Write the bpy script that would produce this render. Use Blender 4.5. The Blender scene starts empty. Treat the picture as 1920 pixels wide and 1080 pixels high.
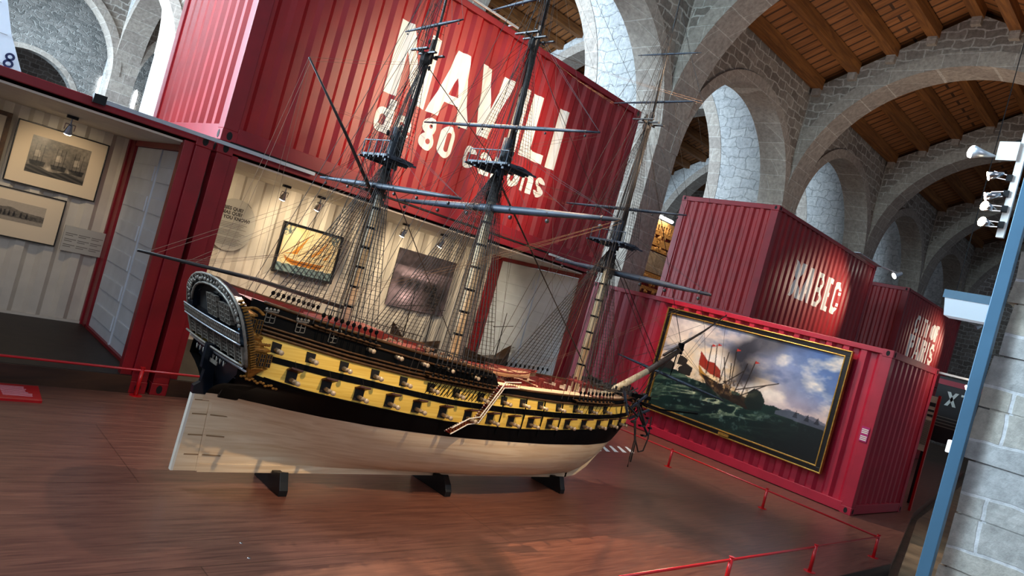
import bpy, bmesh, math, random
import numpy as np
from mathutils import Vector, Matrix
random.seed(7)
C = bpy.context.scene.collection
SC = bpy.context.scene

# ------------------------------------------------------------------ camera
cam_d = bpy.data.cameras.new('camera'); cam = bpy.data.objects.new('camera', cam_d); C.objects.link(cam)
cam_d.sensor_width = 36; cam_d.lens = 1318.65*36/1920; cam_d.clip_end = 300
cam.matrix_world = (Matrix.Translation((-11.5846, -3.6829, 1.9288)) @ Matrix.Rotation(-0.76154, 4, 'Z')
                    @ Matrix.Rotation(math.pi/2+0.00362, 4, 'X') @ Matrix.Rotation(0.26909, 4, 'Z'))
SC.camera = cam

# ------------------------------------------------------------------ world, exposure, large lights
w = bpy.data.worlds.new('world'); SC.world = w; w.use_nodes = True
w.node_tree.nodes['Background'].inputs[0].default_value = (0.60, 0.76, 1.0, 1)
w.node_tree.nodes['Background'].inputs[1].default_value = 0.30
vs = SC.view_settings; vs.view_transform = 'Standard'; vs.look = 'None'; vs.gamma = 1; vs.use_curve_mapping = False
vs.exposure = 0.0

def aim(o, tgt):
    d = Vector(tgt)-Vector(o.location); o.rotation_euler = d.to_track_quat('-Z', 'Y').to_euler()
def area(loc, tgt, power, col, sx, sy):  # serves the nave-end windows and the added fill lamps
    l = bpy.data.lights.new('daylight_and_fill', 'AREA'); l.shape = 'RECTANGLE'; l.size = sx; l.size_y = sy; l.energy = power; l.color = col
    o = bpy.data.objects.new('daylight_and_fill', l); C.objects.link(o); o.location = loc; aim(o, tgt); return o
def spot(loc, tgt, power, col, ang, blend=.5, r=.05):
    l = bpy.data.lights.new('spot_lamp', 'SPOT'); l.energy = power; l.color = col; l.spot_size = math.radians(ang); l.spot_blend = blend; l.shadow_soft_size = r
    o = bpy.data.objects.new('spot_lamp', l); C.objects.link(o); o.location = loc; aim(o, tgt); return o
COOL = (0.62, 0.82, 1.0); WARM = (1.0, 0.72, 0.42)
area((-19, 14.5, 7.5), (5, 15.5, 7.5), 17000, COOL, 9, 8)      # windows at the end of the second nave
area((-19, 26, 7), (5, 27, 6), 9000, COOL, 6, 8)              # and of the third
area((-14.4, 5.0, 6.2), (-4, 4.6, 4.2), 620, (0.72,0.88,1.0), 2.6, 2.6)  # cool fill added close by to brighten the NAVILI end face
area((-11, 3, 9.6), (3, 3.4, 9.2), 800, (0.55,0.86,1.0), 5, 2)           # separate cool fill, added because the first nave stonework lacked light
area((-14, -9, 6.5), (-7, 3, 0), 300, (0.86, 0.9, 1.0), 6, 4) # daylight behind the visitor
# museum spots hung high over the exhibits
spot((-5.0, -1.9, 5.0), (-6.2, 3.5, 3.65), 2100, (1,.75,.50), 44, .9, .25)
spot((-8.6, -2.2, 4.6), (-7.9, .9, .8), 750, WARM, 44, .8)
spot((-4.9, -2.0, 4.6), (-6.0, .9, .8), 480, WARM, 40, .8)
spot((-2.3, 3.3, 5.6), (0, 2.1, 1.2), 1000, (1.0, .82, .68), 66, .6)
spot((-7.0, 3.2, 5.35), (-7.3, -.45, 0), 1900, (1.0, .62, .34), 50, .95)
area((7, 1.2, 5.4), (7, 1.6, 12), 200, (1.0, .82, .66), 9, 2)       # warm uplight without a fixture, added as bounce to brighten the roof timbers
spot((-7.0, 2.9, 7.6), (-7.2, .9, 0), 1100, (1.0, .80, .66), 56, .7, .10)

# ------------------------------------------------------------------ materials
def c(r, g, b):
    f = lambda v: (v/255/12.92) if v/255 <= .04045 else ((v/255+.055)/1.055)**2.4
    return (f(r), f(g), f(b), 1)
def mat(name, col, rough=.5, metal=0, var=0, scale=8, bump=0, bscale=None, emit=None, es=0, coat=0, spec=None):
    m = bpy.data.materials.new(name); m.use_nodes = True; n = m.node_tree.nodes; l = m.node_tree.links; b = n['Principled BSDF']
    b.inputs['Base Color'].default_value = col; b.inputs['Roughness'].default_value = rough; b.inputs['Metallic'].default_value = metal
    if coat: b.inputs['Coat Weight'].default_value = coat
    if spec is not None: b.inputs['Specular IOR Level'].default_value = spec
    if emit: b.inputs['Emission Color'].default_value = emit; b.inputs['Emission Strength'].default_value = es
    if var or bump:
        g = n.new('ShaderNodeNewGeometry'); t = n.new('ShaderNodeTexNoise'); t.inputs['Scale'].default_value = scale; t.inputs['Detail'].default_value = 6
        l.new(g.outputs['Position'], t.inputs['Vector'])
        if var:
            mx = n.new('ShaderNodeMixRGB'); mx.inputs[1].default_value = tuple(v*(1-var) for v in col[:3])+(1,); mx.inputs[2].default_value = tuple(min(1, v*(1+var)) for v in col[:3])+(1,)
            cr = n.new('ShaderNodeValToRGB'); cr.color_ramp.elements[0].position = .35; cr.color_ramp.elements[1].position = .65
            l.new(t.outputs['Fac'], cr.inputs[0]); l.new(cr.outputs[0], mx.inputs[0]); l.new(mx.outputs[0], b.inputs['Base Color'])
        if bump:
            t2 = n.new('ShaderNodeTexNoise'); t2.inputs['Scale'].default_value = bscale or scale*4; t2.inputs['Detail'].default_value = 4
            l.new(g.outputs['Position'], t2.inputs['Vector'])
            bp = n.new('ShaderNodeBump'); bp.inputs['Strength'].default_value = bump; bp.inputs['Distance'].default_value = .02
            l.new(t2.outputs['Fac'], bp.inputs['Height']); l.new(bp.outputs[0], b.inputs['Normal'])
    return m
def stretch_vec(n, l, sx, sy, sz, plane=None):
    g = n.new('ShaderNodeNewGeometry'); v = n.new('ShaderNodeVectorMath'); v.operation = 'MULTIPLY'; v.inputs[1].default_value = (sx, sy, sz)
    l.new(g.outputs['Position'], v.inputs[0]); return v.outputs[0]
def wood(name, col, col2, rough=.4, sx=.6, sy=7, sz=7, bump=.15, lo=.35, hi=.7, seams=None):
    m = bpy.data.materials.new(name); m.use_nodes = True; n = m.node_tree.nodes; l = m.node_tree.links; b = n['Principled BSDF']
    v = stretch_vec(n, l, sx, sy, sz)
    t = n.new('ShaderNodeTexNoise'); t.inputs['Scale'].default_value = 1; t.inputs['Detail'].default_value = 8; t.inputs['Distortion'].default_value = 1.2; l.new(v, t.inputs['Vector'])
    cr = n.new('ShaderNodeValToRGB'); cr.color_ramp.elements[0].position = lo; cr.color_ramp.elements[0].color = col; cr.color_ramp.elements[1].position = hi; cr.color_ramp.elements[1].color = col2
    l.new(t.outputs['Fac'], cr.inputs[0]); out = cr.outputs[0]
    if seams:
        g = n.new('ShaderNodeNewGeometry'); br = n.new('ShaderNodeTexBrick'); br.inputs['Scale'].default_value = 1
        br.inputs['Brick Width'].default_value = seams[0]; br.inputs['Row Height'].default_value = seams[1]; br.inputs['Mortar Size'].default_value = seams[2]; br.inputs['Mortar Smooth'].default_value = .1
        br.inputs['Color1'].default_value = (1, 1, 1, 1); br.inputs['Color2'].default_value = (seams[4],)*3+(1,); br.inputs['Mortar'].default_value = (seams[3],)*3+(1,)
        if len(seams) > 5 and seams[5] == 'swap':
            s = n.new('ShaderNodeSeparateXYZ'); cb = n.new('ShaderNodeCombineXYZ'); l.new(g.outputs['Position'], s.inputs[0]); l.new(s.outputs[1], cb.inputs[0]); l.new(s.outputs[0], cb.inputs[1]); l.new(cb.outputs[0], br.inputs['Vector'])
        elif len(seams) > 5:
            s = n.new('ShaderNodeSeparateXYZ'); cb = n.new('ShaderNodeCombineXYZ'); l.new(g.outputs['Position'], s.inputs[0]); l.new(s.outputs[0], cb.inputs[0]); l.new(s.outputs[2], cb.inputs[1]); l.new(cb.outputs[0], br.inputs['Vector'])
        else: l.new(g.outputs['Position'], br.inputs['Vector'])
        mx = n.new('ShaderNodeMixRGB'); mx.blend_type = 'MULTIPLY'; mx.inputs[0].default_value = 1; l.new(out, mx.inputs[1]); l.new(br.outputs[0], mx.inputs[2]); out = mx.outputs[0]
    l.new(out, b.inputs['Base Color']); b.inputs['Roughness'].default_value = rough
    bp = n.new('ShaderNodeBump'); bp.inputs['Strength'].default_value = bump; bp.inputs['Distance'].default_value = .01; l.new(t.outputs['Fac'], bp.inputs['Height']); l.new(bp.outputs[0], b.inputs['Normal'])
    return m
def stone(name, c1, c2, mortar, bw, bh, ms, distort, bump=.6, msm=.3):
    m = bpy.data.materials.new(name); m.use_nodes = True; n = m.node_tree.nodes; l = m.node_tree.links; b = n['Principled BSDF']
    g = n.new('ShaderNodeNewGeometry'); s = n.new('ShaderNodeSeparateXYZ'); l.new(g.outputs['Position'], s.inputs[0])
    ad = n.new('ShaderNodeMath'); l.new(s.outputs[0], ad.inputs[0]); l.new(s.outputs[1], ad.inputs[1])
    cb = n.new('ShaderNodeCombineXYZ'); l.new(ad.outputs[0], cb.inputs[0]); l.new(s.outputs[2], cb.inputs[1])
    ns = n.new('ShaderNodeTexNoise'); ns.inputs['Scale'].default_value = 2.2; ns.inputs['Detail'].default_value = 3; l.new(g.outputs['Position'], ns.inputs['Vector'])
    sb = n.new('ShaderNodeVectorMath'); sb.operation = 'SUBTRACT'; sb.inputs[1].default_value = (.5, .5, .5); l.new(ns.outputs['Color'], sb.inputs[0])
    ml = n.new('ShaderNodeVectorMath'); ml.operation = 'SCALE'; ml.inputs['Scale'].default_value = distort; l.new(sb.outputs[0], ml.inputs[0])
    a2 = n.new('ShaderNodeVectorMath'); l.new(cb.outputs[0], a2.inputs[0]); l.new(ml.outputs[0], a2.inputs[1])
    br = n.new('ShaderNodeTexBrick'); l.new(a2.outputs[0], br.inputs['Vector']); br.inputs['Scale'].default_value = 1
    br.inputs['Brick Width'].default_value = bw; br.inputs['Row Height'].default_value = bh; br.inputs['Mortar Size'].default_value = ms; br.inputs['Mortar Smooth'].default_value = msm
    br.inputs['Color1'].default_value = c1; br.inputs['Color2'].default_value = c2; br.inputs['Mortar'].default_value = mortar
    n2 = n.new('ShaderNodeTexNoise'); n2.inputs['Scale'].default_value = 9; n2.inputs['Detail'].default_value = 8; n2.inputs['Roughness'].default_value = .7; l.new(g.outputs['Position'], n2.inputs['Vector'])
    cr = n.new('ShaderNodeValToRGB'); cr.color_ramp.elements[0].position = .3; cr.color_ramp.elements[0].color = (.62, .62, .62, 1); cr.color_ramp.elements[1].position = .7; cr.color_ramp.elements[1].color = (1.25, 1.25, 1.25, 1)
    l.new(n2.outputs['Fac'], cr.inputs[0])
    mx = n.new('ShaderNodeMixRGB'); mx.blend_type = 'MULTIPLY'; mx.inputs[0].default_value = 1; l.new(br.outputs[0], mx.inputs[1]); l.new(cr.outputs[0], mx.inputs[2])
    l.new(mx.outputs[0], b.inputs['Base Color']); b.inputs['Roughness'].default_value = .9
    h = n.new('ShaderNodeMath'); h.operation = 'MULTIPLY_ADD'; h.inputs[1].default_value = -.6; l.new(br.outputs['Fac'], h.inputs[0]); l.new(n2.outputs['Fac'], h.inputs[2])
    bp = n.new('ShaderNodeBump'); bp.inputs['Strength'].default_value = bump; bp.inputs['Distance'].default_value = .05; l.new(h.outputs[0], bp.inputs['Height']); l.new(bp.outputs[0], b.inputs['Normal'])
    return m

M = dict(
 rubble=stone('rubble_stone', c(124,113,104), c(156,145,134), c(186,178,168), .46, .25, .026, .28, .6),
 farrubble=stone('far_rubble_stone', c(118,116,112), c(158,152,146), c(172,168,162), .36, .17, .03, .6, 1.0, .8),
 rough=stone('rough_masonry', c(182,181,180), c(194,192,189), c(186,185,183), .6, .34, .016, .5, .9, 1.0),
 ashlar=stone('dressed_stone', c(156,144,134), c(172,160,148), c(196,188,178), .85, .42, .009, .03, .3),
 bigstone=stone('large_block_stone', c(176,177,176), c(182,174,158), c(204,205,206), .62, .36, .012, .10, .4),
 floorwood=wood('plywood_floor', c(88,54,46), c(128,84,68), .33, 2.2, 30, 30, .08, .3, .72, (4.9, 1.22, .004, .45, .86)),
 hallfloor=mat('hall_floor', c(92,70,52), .35, 0, .35, 3, .2),
 passage=mat('passage_stone', c(150,124,96), .35, 0, .3, 2.5, .2),
 skirt=wood('skirt_wood', c(44,26,16), c(70,44,28), .5, 1.0, 9, 9),
 beam=wood('beam_wood', c(110,66,26), c(156,100,44), .7, .8, 9, 9),
 board=wood('board_wood', c(136,84,42), c(182,118,66), .7, 9, .9, .9, .2, .3, .7, (3.0, .34, .035, .2, .85, 'swap')),
 red=mat('container_red', c(150,15,22), .42, 0, .12, 3, .05, 60),
 redd=mat('container_rail_red', c(140,16,30), .4, 0, .12, 4),
 pinkred=mat('container_crimson', c(170,28,52), .42, 0, .1, 3, .05, 60),
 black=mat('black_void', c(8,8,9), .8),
 blackm=mat('black_metal', c(18,18,20), .4, .3),
 white=mat('white_paint', c(232,230,224), .5, 0, .04, 6),
 lining=mat('white_lining', c(214,204,190), .5, 0, .05, 5),
 doorw=mat('white_door', c(228,236,244), .45, 0, .05, 5),
 letter=mat('letter_white', c(240,238,232), .55, 0, .03, 9),
 darkfloor=mat('container_floor', c(40,31,26), .55, 0, .3, 8),
 chrome=mat('chrome', c(200,200,205), .2, 1),
 alu=mat('aluminium', c(190,196,204), .35, .6),
 lampon=mat('lamp_glow', c(255,240,210), .5, emit=(1, .80, .52, 1), es=45),
 lampw=mat('lamp_glow_white', c(255,250,240), .5, emit=(1, .93, .85, 1), es=18),
 gold=mat('gilt_frame', c(190,146,70), .35, .7, .2, 30),
 goldc=mat('gilt_carving', c(200,150,84), .5, .2, .3, 25, .8, 40),
 fblack=mat('frame_black', c(16,14,13), .35),
 paper=mat('paper_mount', c(236,214,184), .8),
 panelg=mat('grey_label_panel', c(186,180,170), .6),
 textd=mat('dark_text', c(52,46,44), .7),
 textm=mat('grey_text', c(120,112,104), .7),
 blue=mat('blue_steel', c(70,108,134), .4, .2, .08, 3),
 railred=mat('rail_red', c(196,14,22), .28, 0, .06, 5, coat=.5),
 # ship
 hullw=wood('bare_hull_wood', c(214,184,146), c(240,220,188), .45, 1.2, 6, 26, .08, .3, .75),
 hullb=mat('hull_black', c(5,5,6), .5, 0, .3, 6, spec=.08),
 yellow=wood('hull_yellow', c(214,170,62), c(238,204,100), .45, 1.4, 6, 40, .1, .25, .7),
 mould=mat('moulding_brown', c(78,50,20), .4, .1, .3, 20),
 rudder=mat('stern_black_paint', c(14,21,30), .25, 0, .3, 8),
 cream=mat('pale_wood_edge', c(226,220,206), .5),
 port=mat('port_dark', c(10,8,7), .8),
 lid=mat('lid_oxblood', c(64,18,14), .5, 0, .2, 30),
 brass=mat('cannon_bronze', c(196,172,142), .4, .15, .2, 40),
 mastw=wood('mast_pale_wood', c(196,170,128), c(236,218,184), .4, 20, 20, 2, .1),
 mastd=mat('mast_dark', c(34,30,30), .5, 0, .3, 20),
 yardb=mat('spar_blue_black', c(34,46,62), .55, 0, .2, 20),
 rope=mat('tarred_rope', c(34,26,22), .8), ropel=mat('hemp_rope', c(116,90,70), .8),
 deck=wood('deck_planks', c(196,160,126), c(230,200,168), .5, 2, 8, 8, .1, .3, .7, (1.2, .022, .002, .5, .92)),
 ox=mat('oxblood_paint', c(104,24,20), .45, 0, .15, 30),
 poop=mat('poop_deck', c(222,170,160), .45, 0, .08, 12),
 greyc=mat('carved_grey', c(128,122,112), .45, .2, .25, 40),
 gilt=mat('aged_gilt', c(150,104,42), .4, .5, .35, 40),
 glassb=mat('gallery_glass', c(90,140,168), .15, 0, .2, 30),
 spar=mat('brown_spar', c(72,52,40), .5, 0, .3, 30), strap=mat('strap_outline', c(150,120,86), .6),
 anchor=mat('anchor_iron', c(26,28,32), .45, .3),
)

# ------------------------------------------------------------------ mesh helpers
ORG = {}
class MB:
    def __init__(s): s.v = []; s.f = []; s.cols = None
    def add(s, vs, fs):
        o = len(s.v); s.v += [tuple(map(float, q)) for q in vs]; s.f += [tuple(i+o for i in f) for f in fs]; return s
    def box(s, x0, x1, y0, y1, z0, z1):
        return s.add([(x0,y0,z0),(x1,y0,z0),(x1,y1,z0),(x0,y1,z0),(x0,y0,z1),(x1,y0,z1),(x1,y1,z1),(x0,y1,z1)],
                     [(0,3,2,1),(4,5,6,7),(0,1,5,4),(1,2,6,5),(2,3,7,6),(3,0,4,7)])
    def cbox(s, ctr, ax, ay, az):   # centre plus three half-axis vectors
        ctr, ax, ay, az = map(Vector, (ctr, ax, ay, az))
        P = [ctr+i*ax+j*ay+k*az for k in (-1, 1) for i, j in ((-1,-1),(1,-1),(1,1),(-1,1))]
        return s.add(P, [(0,3,2,1),(4,5,6,7),(0,1,5,4),(1,2,6,5),(2,3,7,6),(3,0,4,7)])
    def tube(s, pts, r, n=6, cap=True):
        pts = [Vector(p) for p in pts]; k = len(pts); rs = r if isinstance(r, (list, tuple)) else [r]*k; vs = []; fs = []
        for i, p in enumerate(pts):
            d = (pts[min(i+1, k-1)]-pts[max(i-1, 0)]); d = d.normalized() if d.length > 1e-9 else Vector((0,0,1))
            a = d.cross(Vector((0,0,1))); a = a if a.length > .05 else d.cross(Vector((1,0,0))); a.normalize(); b = d.cross(a)
            for j in range(n):
                t = 2*math.pi*j/n; vs.append(p+rs[i]*(math.cos(t)*a+math.sin(t)*b))
        for i in range(k-1):
            for j in range(n): fs.append((i*n+j, i*n+(j+1)%n, (i+1)*n+(j+1)%n, (i+1)*n+j))
        if cap: fs.append(tuple(range(n-1, -1, -1))); fs.append(tuple(range((k-1)*n, k*n)))
        return s.add(vs, fs)
    def prism(s, poly, f, t0, t1):  # poly of (a,b); f(a,b,t)->xyz
        n = len(poly); vs = [f(a, b, t0) for a, b in poly]+[f(a, b, t1) for a, b in poly]
        return s.add(vs, [tuple(range(n-1, -1, -1)), tuple(range(n, 2*n))]+[(i, (i+1)%n, n+(i+1)%n, n+i) for i in range(n)])
    def grid(s, P):                  # P[i][j] points
        a = len(P); b = len(P[0])
        return s.add([q for r in P for q in r], [(i*b+j, i*b+j+1, (i+1)*b+j+1, (i+1)*b+j) for i in range(a-1) for j in range(b-1)])
    def sphere(s, ctr, r, n=8, m=6, sc=(1,1,1)):
        P = [[(ctr[0]+r*sc[0]*math.sin(math.pi*i/m)*math.cos(2*math.pi*j/n), ctr[1]+r*sc[1]*math.sin(math.pi*i/m)*math.sin(2*math.pi*j/n), ctr[2]+r*sc[2]*math.cos(math.pi*i/m)) for j in range(n+1)] for i in range(m+1)]
        return s.grid(P)
    def build(s, name, m, parent=None, smooth=False, label=None, cat=None, group=None, kind=None, bevel=0, mods=None):
        if parent is not None: org = ORG[parent.name]
        else:
            a = np.array(s.v); org = Vector((float((a[:,0].min()+a[:,0].max())/2), float((a[:,1].min()+a[:,1].max())/2), float(a[:,2].min())))
        me = bpy.data.meshes.new(name); me.from_pydata([tuple(Vector(q)-org) for q in s.v], [], s.f)
        me.materials.append(m)
        if s.cols is not None:
            at = me.color_attributes.new('Col', 'FLOAT_COLOR', 'POINT'); at.data.foreach_set('color', np.asarray(s.cols, dtype=np.float32).ravel())
        if smooth: me.polygons.foreach_set('use_smooth', [True]*len(me.polygons))
        me.update(); o = bpy.data.objects.new(name, me); C.objects.link(o); ORG[o.name] = org
        if parent is not None: o.parent = parent; o.location = (0,0,0)
        else: o.location = org
        if bevel:
            b = o.modifiers.new('bevel', 'BEVEL'); b.width = bevel; b.segments = 2; b.limit_method = 'ANGLE'
        tag(o, label, cat, group, kind); return o
def tag(o, label=None, cat=None, group=None, kind=None):
    for k, v in (('label', label), ('category', cat), ('group', group), ('kind', kind)):
        if v: o[k] = v
    return o
def thing(name, loc, label, cat, group=None):
    o = bpy.data.objects.new(name, None); C.objects.link(o); o.location = loc; o.empty_display_size = .1; ORG[o.name] = Vector(loc); return tag(o, label, cat, group)
def copy_tree(o, loc=None, parent=None):
    d = o.copy(); C.objects.link(d); ORG[d.name] = ORG[o.name] if parent else Vector(loc if loc else o.location)
    if parent: d.parent = parent
    elif loc is not None: d.location = loc
    for ch in o.children: copy_tree(ch, None, d)
    return d
def adopt(o, parent):
    o.location = Vector(o.location)-ORG[parent.name]; o.parent = parent
# ------------------------------------------------------------------ floors
MB().prism([(-16,-1.23),(-2.05,-1.23),(3.0,-.06),(18,2.5),(18,7),(-16,7)], lambda a,b,t: (a,b,t), -.14, 0).build('floor', M['floorwood'], kind='structure', label='reddish brown plywood exhibition platform under the model ship')
MB().add([(-30,-14,-.142),(45,-14,-.142),(45,42,-.142),(-30,42,-.142)], [(0,1,2,3)]).build('floor', M['hallfloor'], kind='structure', label='dark hall floor')
MB().prism([(3.1,-.12),(-3.3,-1.62),(-3.3,-3.4),(14,-1.0),(14,1.6)], lambda a,b,t: (a,b,t), -.141, -.12).build('floor', M['passage'], kind='structure', label='pale stone passage strip beside the platform')
wallfront = MB().box(-16, -2.07, -1.236, -1.228, -.14, -.004).build('trim_1', M['skirt'], kind='structure')

# ------------------------------------------------------------------ vaulted shipyard architecture
XS = [-18.6, -11.8, -4.9, 2.0, 8.8, 15.9, 22.8, 29.7]; T = .9
def arc_pts(cy, R, z0, n=40): return [(cy-R*math.cos(math.pi*i/n), z0+R*math.sin(math.pi*i/n)) for i in range(n+1)]
def arch_fill(mb, pts, top, f, t0, t1, back=True):
    """wall above an arch: strip between the arch curve and top(a), mapped by f(a,z,t)"""
    for i in range(len(pts)-1):
        (a, za), (b, zb) = pts[i], pts[i+1]
        mb.add([f(a,za,t0),f(b,zb,t0),f(b,top(b),t0),f(a,top(a),t0)], [(0,1,2,3)])
        if back: mb.add([f(a,za,t1),f(b,zb,t1),f(b,top(b),t1),f(a,top(a),t1)], [(3,2,1,0)])
        mb.add([f(a,za,t0),f(b,zb,t0),f(b,zb,t1),f(a,za,t1)], [(3,2,1,0)])
def ring(mb, pts, R_out, cy, z0, f, t0, t1):
    n = len(pts)-1
    out = [(cy-R_out*math.cos(math.pi*i/n), z0+R_out*math.sin(math.pi*i/n)) for i in range(n+1)]
    for i in range(n):
        a, b, c_, d = pts[i], pts[i+1], out[i+1], out[i]
        q = lambda p, t: f(p[0], p[1], t)
        mb.add([q(a,t0),q(b,t0),q(c_,t0),q(d,t0),q(a,t1),q(b,t1),q(c_,t1),q(d,t1)], [(0,1,2,3),(7,6,5,4),(0,4,5,1),(3,2,6,7)])
naves = [  # y0, y1, springing, eave, roof slope, xs
 (-1.08, 7.0, 6.95, 10.45, .49, [2.0, 8.8, 15.9, 22.8, 29.7], 'first nave'),
 (9.8, 21.8, 6.6, 11.2, .46, [-11.8, -4.9, 2.0, 8.8, 15.9, 22.8], 'second nave'),
 (24.0, 29.5, 6.6, 10.6, .5, [-11.8, -4.9, 2.0, 8.8], 'third nave')]
side_nm = {'first nave': 'right', 'second nave': 'middle', 'third nave': 'far'}
for y0, y1, zs, ez, sl, xs, nm in naves:
    cy = (y0+y1)/2; R = (y1-y0)/2
    top = lambda a, cy=cy, R=R, ez=ez, sl=sl: ez+sl*(R-abs(a-cy))+.02
    for k, x in enumerate(xs):
        f = lambda a, z, t: (t, a, z)
        pts = arc_pts(cy, R, zs); mb = MB(); arch_fill(mb, pts, top, f, x, x+T)
        o = mb.build('wall_'+side_nm[nm], M['rough'] if nm != 'first nave' else M['rubble'], kind='structure', label='stone diaphragm wall over an arch of the '+nm)
        rg = MB(); ring(rg, arc_pts(cy, R-.01, zs), R+.42, cy, zs, f, x-.02, x+T+.02)
        rg.build('arch_ring', M['ashlar'], o)
    # roof: boards and beams between diaphragm walls
    xa, xb = (xs[0]-7, xs[-1]+T)
    if nm == 'first nave': xa = xs[0]-4.5
    r = MB()
    r.add([(xa,y0,ez+.25),(xb,y0,ez+.25),(xb,cy,ez+.25+sl*R),(xa,cy,ez+.25+sl*R),(xa,y1,ez+.25),(xb,y1,ez+.25)], [(0,1,2,3),(3,2,5,4)])
    ro = r.build('ceiling', M['board'], kind='structure', label='boarded timber roof over the '+nm)
    for i, x in enumerate([xa]+xs[:-1]):
        x0 = x+(T if x != xa else 0); x1 = xs[i] if x == xa else xs[xs.index(x)+1]
        if x1-x0 < 1: continue
        nb = 4 if R < 5 else 6
        for k in range(-nb, nb+1):
            yy = cy+k*(R-.15)/nb; zz = ez+.22+sl*(R-abs(yy-cy))
            MB().box(x0-.02, x1+.02, yy-.14, yy+.14, zz-.34, zz).build('beam', M['beam'], ro)
            if nm == 'first nave' and x0 > 2: MB().box(x1-.16, x1+.02, yy-.12, yy+.12, zz-.56, zz-.34).build('corbel', M['ashlar'], ro)
            if nm == 'first nave' and x0 > 2: MB().box(x0-.02, x0+.16, yy-.12, yy+.12, zz-.56, zz-.34).build('corbel', M['ashlar'], ro)
def arcade(y, t, R, z0, ztop, xs, leg, nm, infill=None, last=True):
    f = lambda a, z, tt: (a, tt, z)
    for i, x in enumerate(xs):
        side = 'left' if nm == 'first' else 'back'
        p = MB().box(x, x+T, y, y+t, -.14, ztop)
        p.build('wall_'+side, M['ashlar'], kind='structure', label='dressed stone pier between naves')
        MB().box(x, x+T, y+t, y+leg, -.14, ztop).build('wall_'+side, M['rough'], kind='structure', label='rough masonry spur of a pier')
        if i == len(xs)-1: break
        x0, x1 = x+T, xs[i+1]; cx = (x0+x1)/2; RR = (x1-x0)/2
        mb = MB(); arch_fill(mb, arc_pts(cx, RR, z0), lambda a: ztop, f, y+.05, y+t)
        o = mb.build('wall_'+side, M['rubble'], kind='structure', label='rubble wall over an arcade arch')
        rg = MB(); ring(rg, arc_pts(cx, RR-.01, z0), RR+.3, cx, z0, f, y-.02, y+t+.03); rg.build('arch_ring', M['ashlar'], o)
arcade(7.0, .8, 2.95, 6.3, 11.4, XS, 2.8, 'first')
arcade(21.8, .9, 2.95, 6.3, 12.2, XS[:6], 2.2, 'second')
arcade(29.5, .9, 2.95, 6.1, 12.2, XS[:5], 1.4, 'third')
# right-hand row of piers, and the far wall with its slit windows
for x in XS[3:]:
    MB().box(x, x+T, -2.0, -1.08, -.14, 11).build('wall_right', M['ashlar'], kind='structure', label='dressed stone pier on the right of the nave')
# back wall with dark arched openings
def opening_wall(y, xs, r, z0, ztop, xa, xb, m, name, label):
    mb = MB(); f = lambda a, z, t: (a, t, z); cur = xa
    for x in xs:
        mb.box(cur, x-r, y, y+.8, -.14, ztop); arch_fill(mb, arc_pts(x, r, z0, 20), lambda a: ztop, f, y, y+.8); cur = x+r
    mb.box(cur, xb, y, y+.8, -.14, ztop); o = mb.build(name, m, kind='structure', label=label)
    rg = MB()
    for x in xs: ring(rg, arc_pts(x, r-.01, z0, 20), r+.22, x, z0, f, y-.03, y+.1)
    rg.build('arch_ring', M['ashlar'], o)
opening_wall(35.5, [-6.9, -.4, 6.0], 2.1, 4.5, 14, -26, 40, M['farrubble'], 'wall_back', 'rubble end wall with low dark arches')
MB().add([(-30,44,-.1),(45,44,-.1),(45,44,16),(-30,44,16)], [(0,1,2,3)]).build('wall_far', M['rubble'], kind='structure', label='dark far wall')
MB().box(36, 36.5, -8, 44, -.14, 16).build('wall_end', M['rubble'], kind='structure', label='stone wall closing the end of the hall')
MB().add([(-26,24,13.6),(40,24,13.6),(40,36,13.6),(-26,36,13.6)], [(0,1,2,3)]).build('ceiling', M['board'], kind='structure', label='dark timber ceiling over the far nave')

# foreground pier on the right with its blue steel post
pier = MB()
zz = [(-.14)+.36*k for k in range(26)]
random.seed(3)
P = []
yy = [-2.56+random.uniform(-.02, .02) for _ in zz]
for k in range(len(zz)-1):
    o = random.uniform(-.03, .02); a, b = zz[k], zz[k+1]-.012
    jag = [(-2.52+o+random.uniform(-.012,.012), a), (-2.515+o+random.uniform(-.012,.012), (a+b)/2), (-2.52+o+random.uniform(-.012,.012), b)]
    pier.prism([(-5.4,a)]+jag+[(-5.4,b)], lambda u,v,t: (t,u,v), -6.0+random.uniform(-.008,.008), -4.9)
pier.box(-5.99, -4.9, -5.4, -2.56, -.14, 9)
pier.build('wall_near', M['bigstone'], kind='structure', label='pale large-block stone pier at the right edge')
post = MB().box(-6.10, -6.03, -2.50, -2.425, -.14, 9).build('steel_post', M['blue'], label='tall blue steel post fixed against the pale stone pier at right', cat='post', bevel=.004)
# ------------------------------------------------------------------ letters made of strokes, laid over corrugation
def arcq(cx, cy, rx, ry, t, a0, a1, n=14):
    out = []
    for i in range(n):
        q = []
        for a in (a0+(a1-a0)*i/n, a0+(a1-a0)*(i+1)/n):
            a = math.radians(a); q.append(((cx+rx*math.cos(a), cy+ry*math.sin(a)), (cx+(rx-t)*math.cos(a), cy+(ry-t)*math.sin(a))))
        out.append([q[0][0], q[1][0], q[1][1], q[0][1]])
    return out
def bar(x0, y0, x1, y1): return [(x0,y0),(x1,y0),(x1,y1),(x0,y1)]
def dia(xa, ya, xb, yb, w): return [(xa,ya),(xa+w,ya),(xb+w,yb),(xb,yb)]
def oval(w, h, t, y=0, n=24):      # condensed O: straight sides with round ends
    r = w/2; return arcq(r, y+h-r, r, r, t, 0, 180)+arcq(r, y+r, r, r, t, 180, 360)+[bar(0, y+r, t, y+h-r), bar(w-t, y+r, w, y+h-r)]
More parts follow.
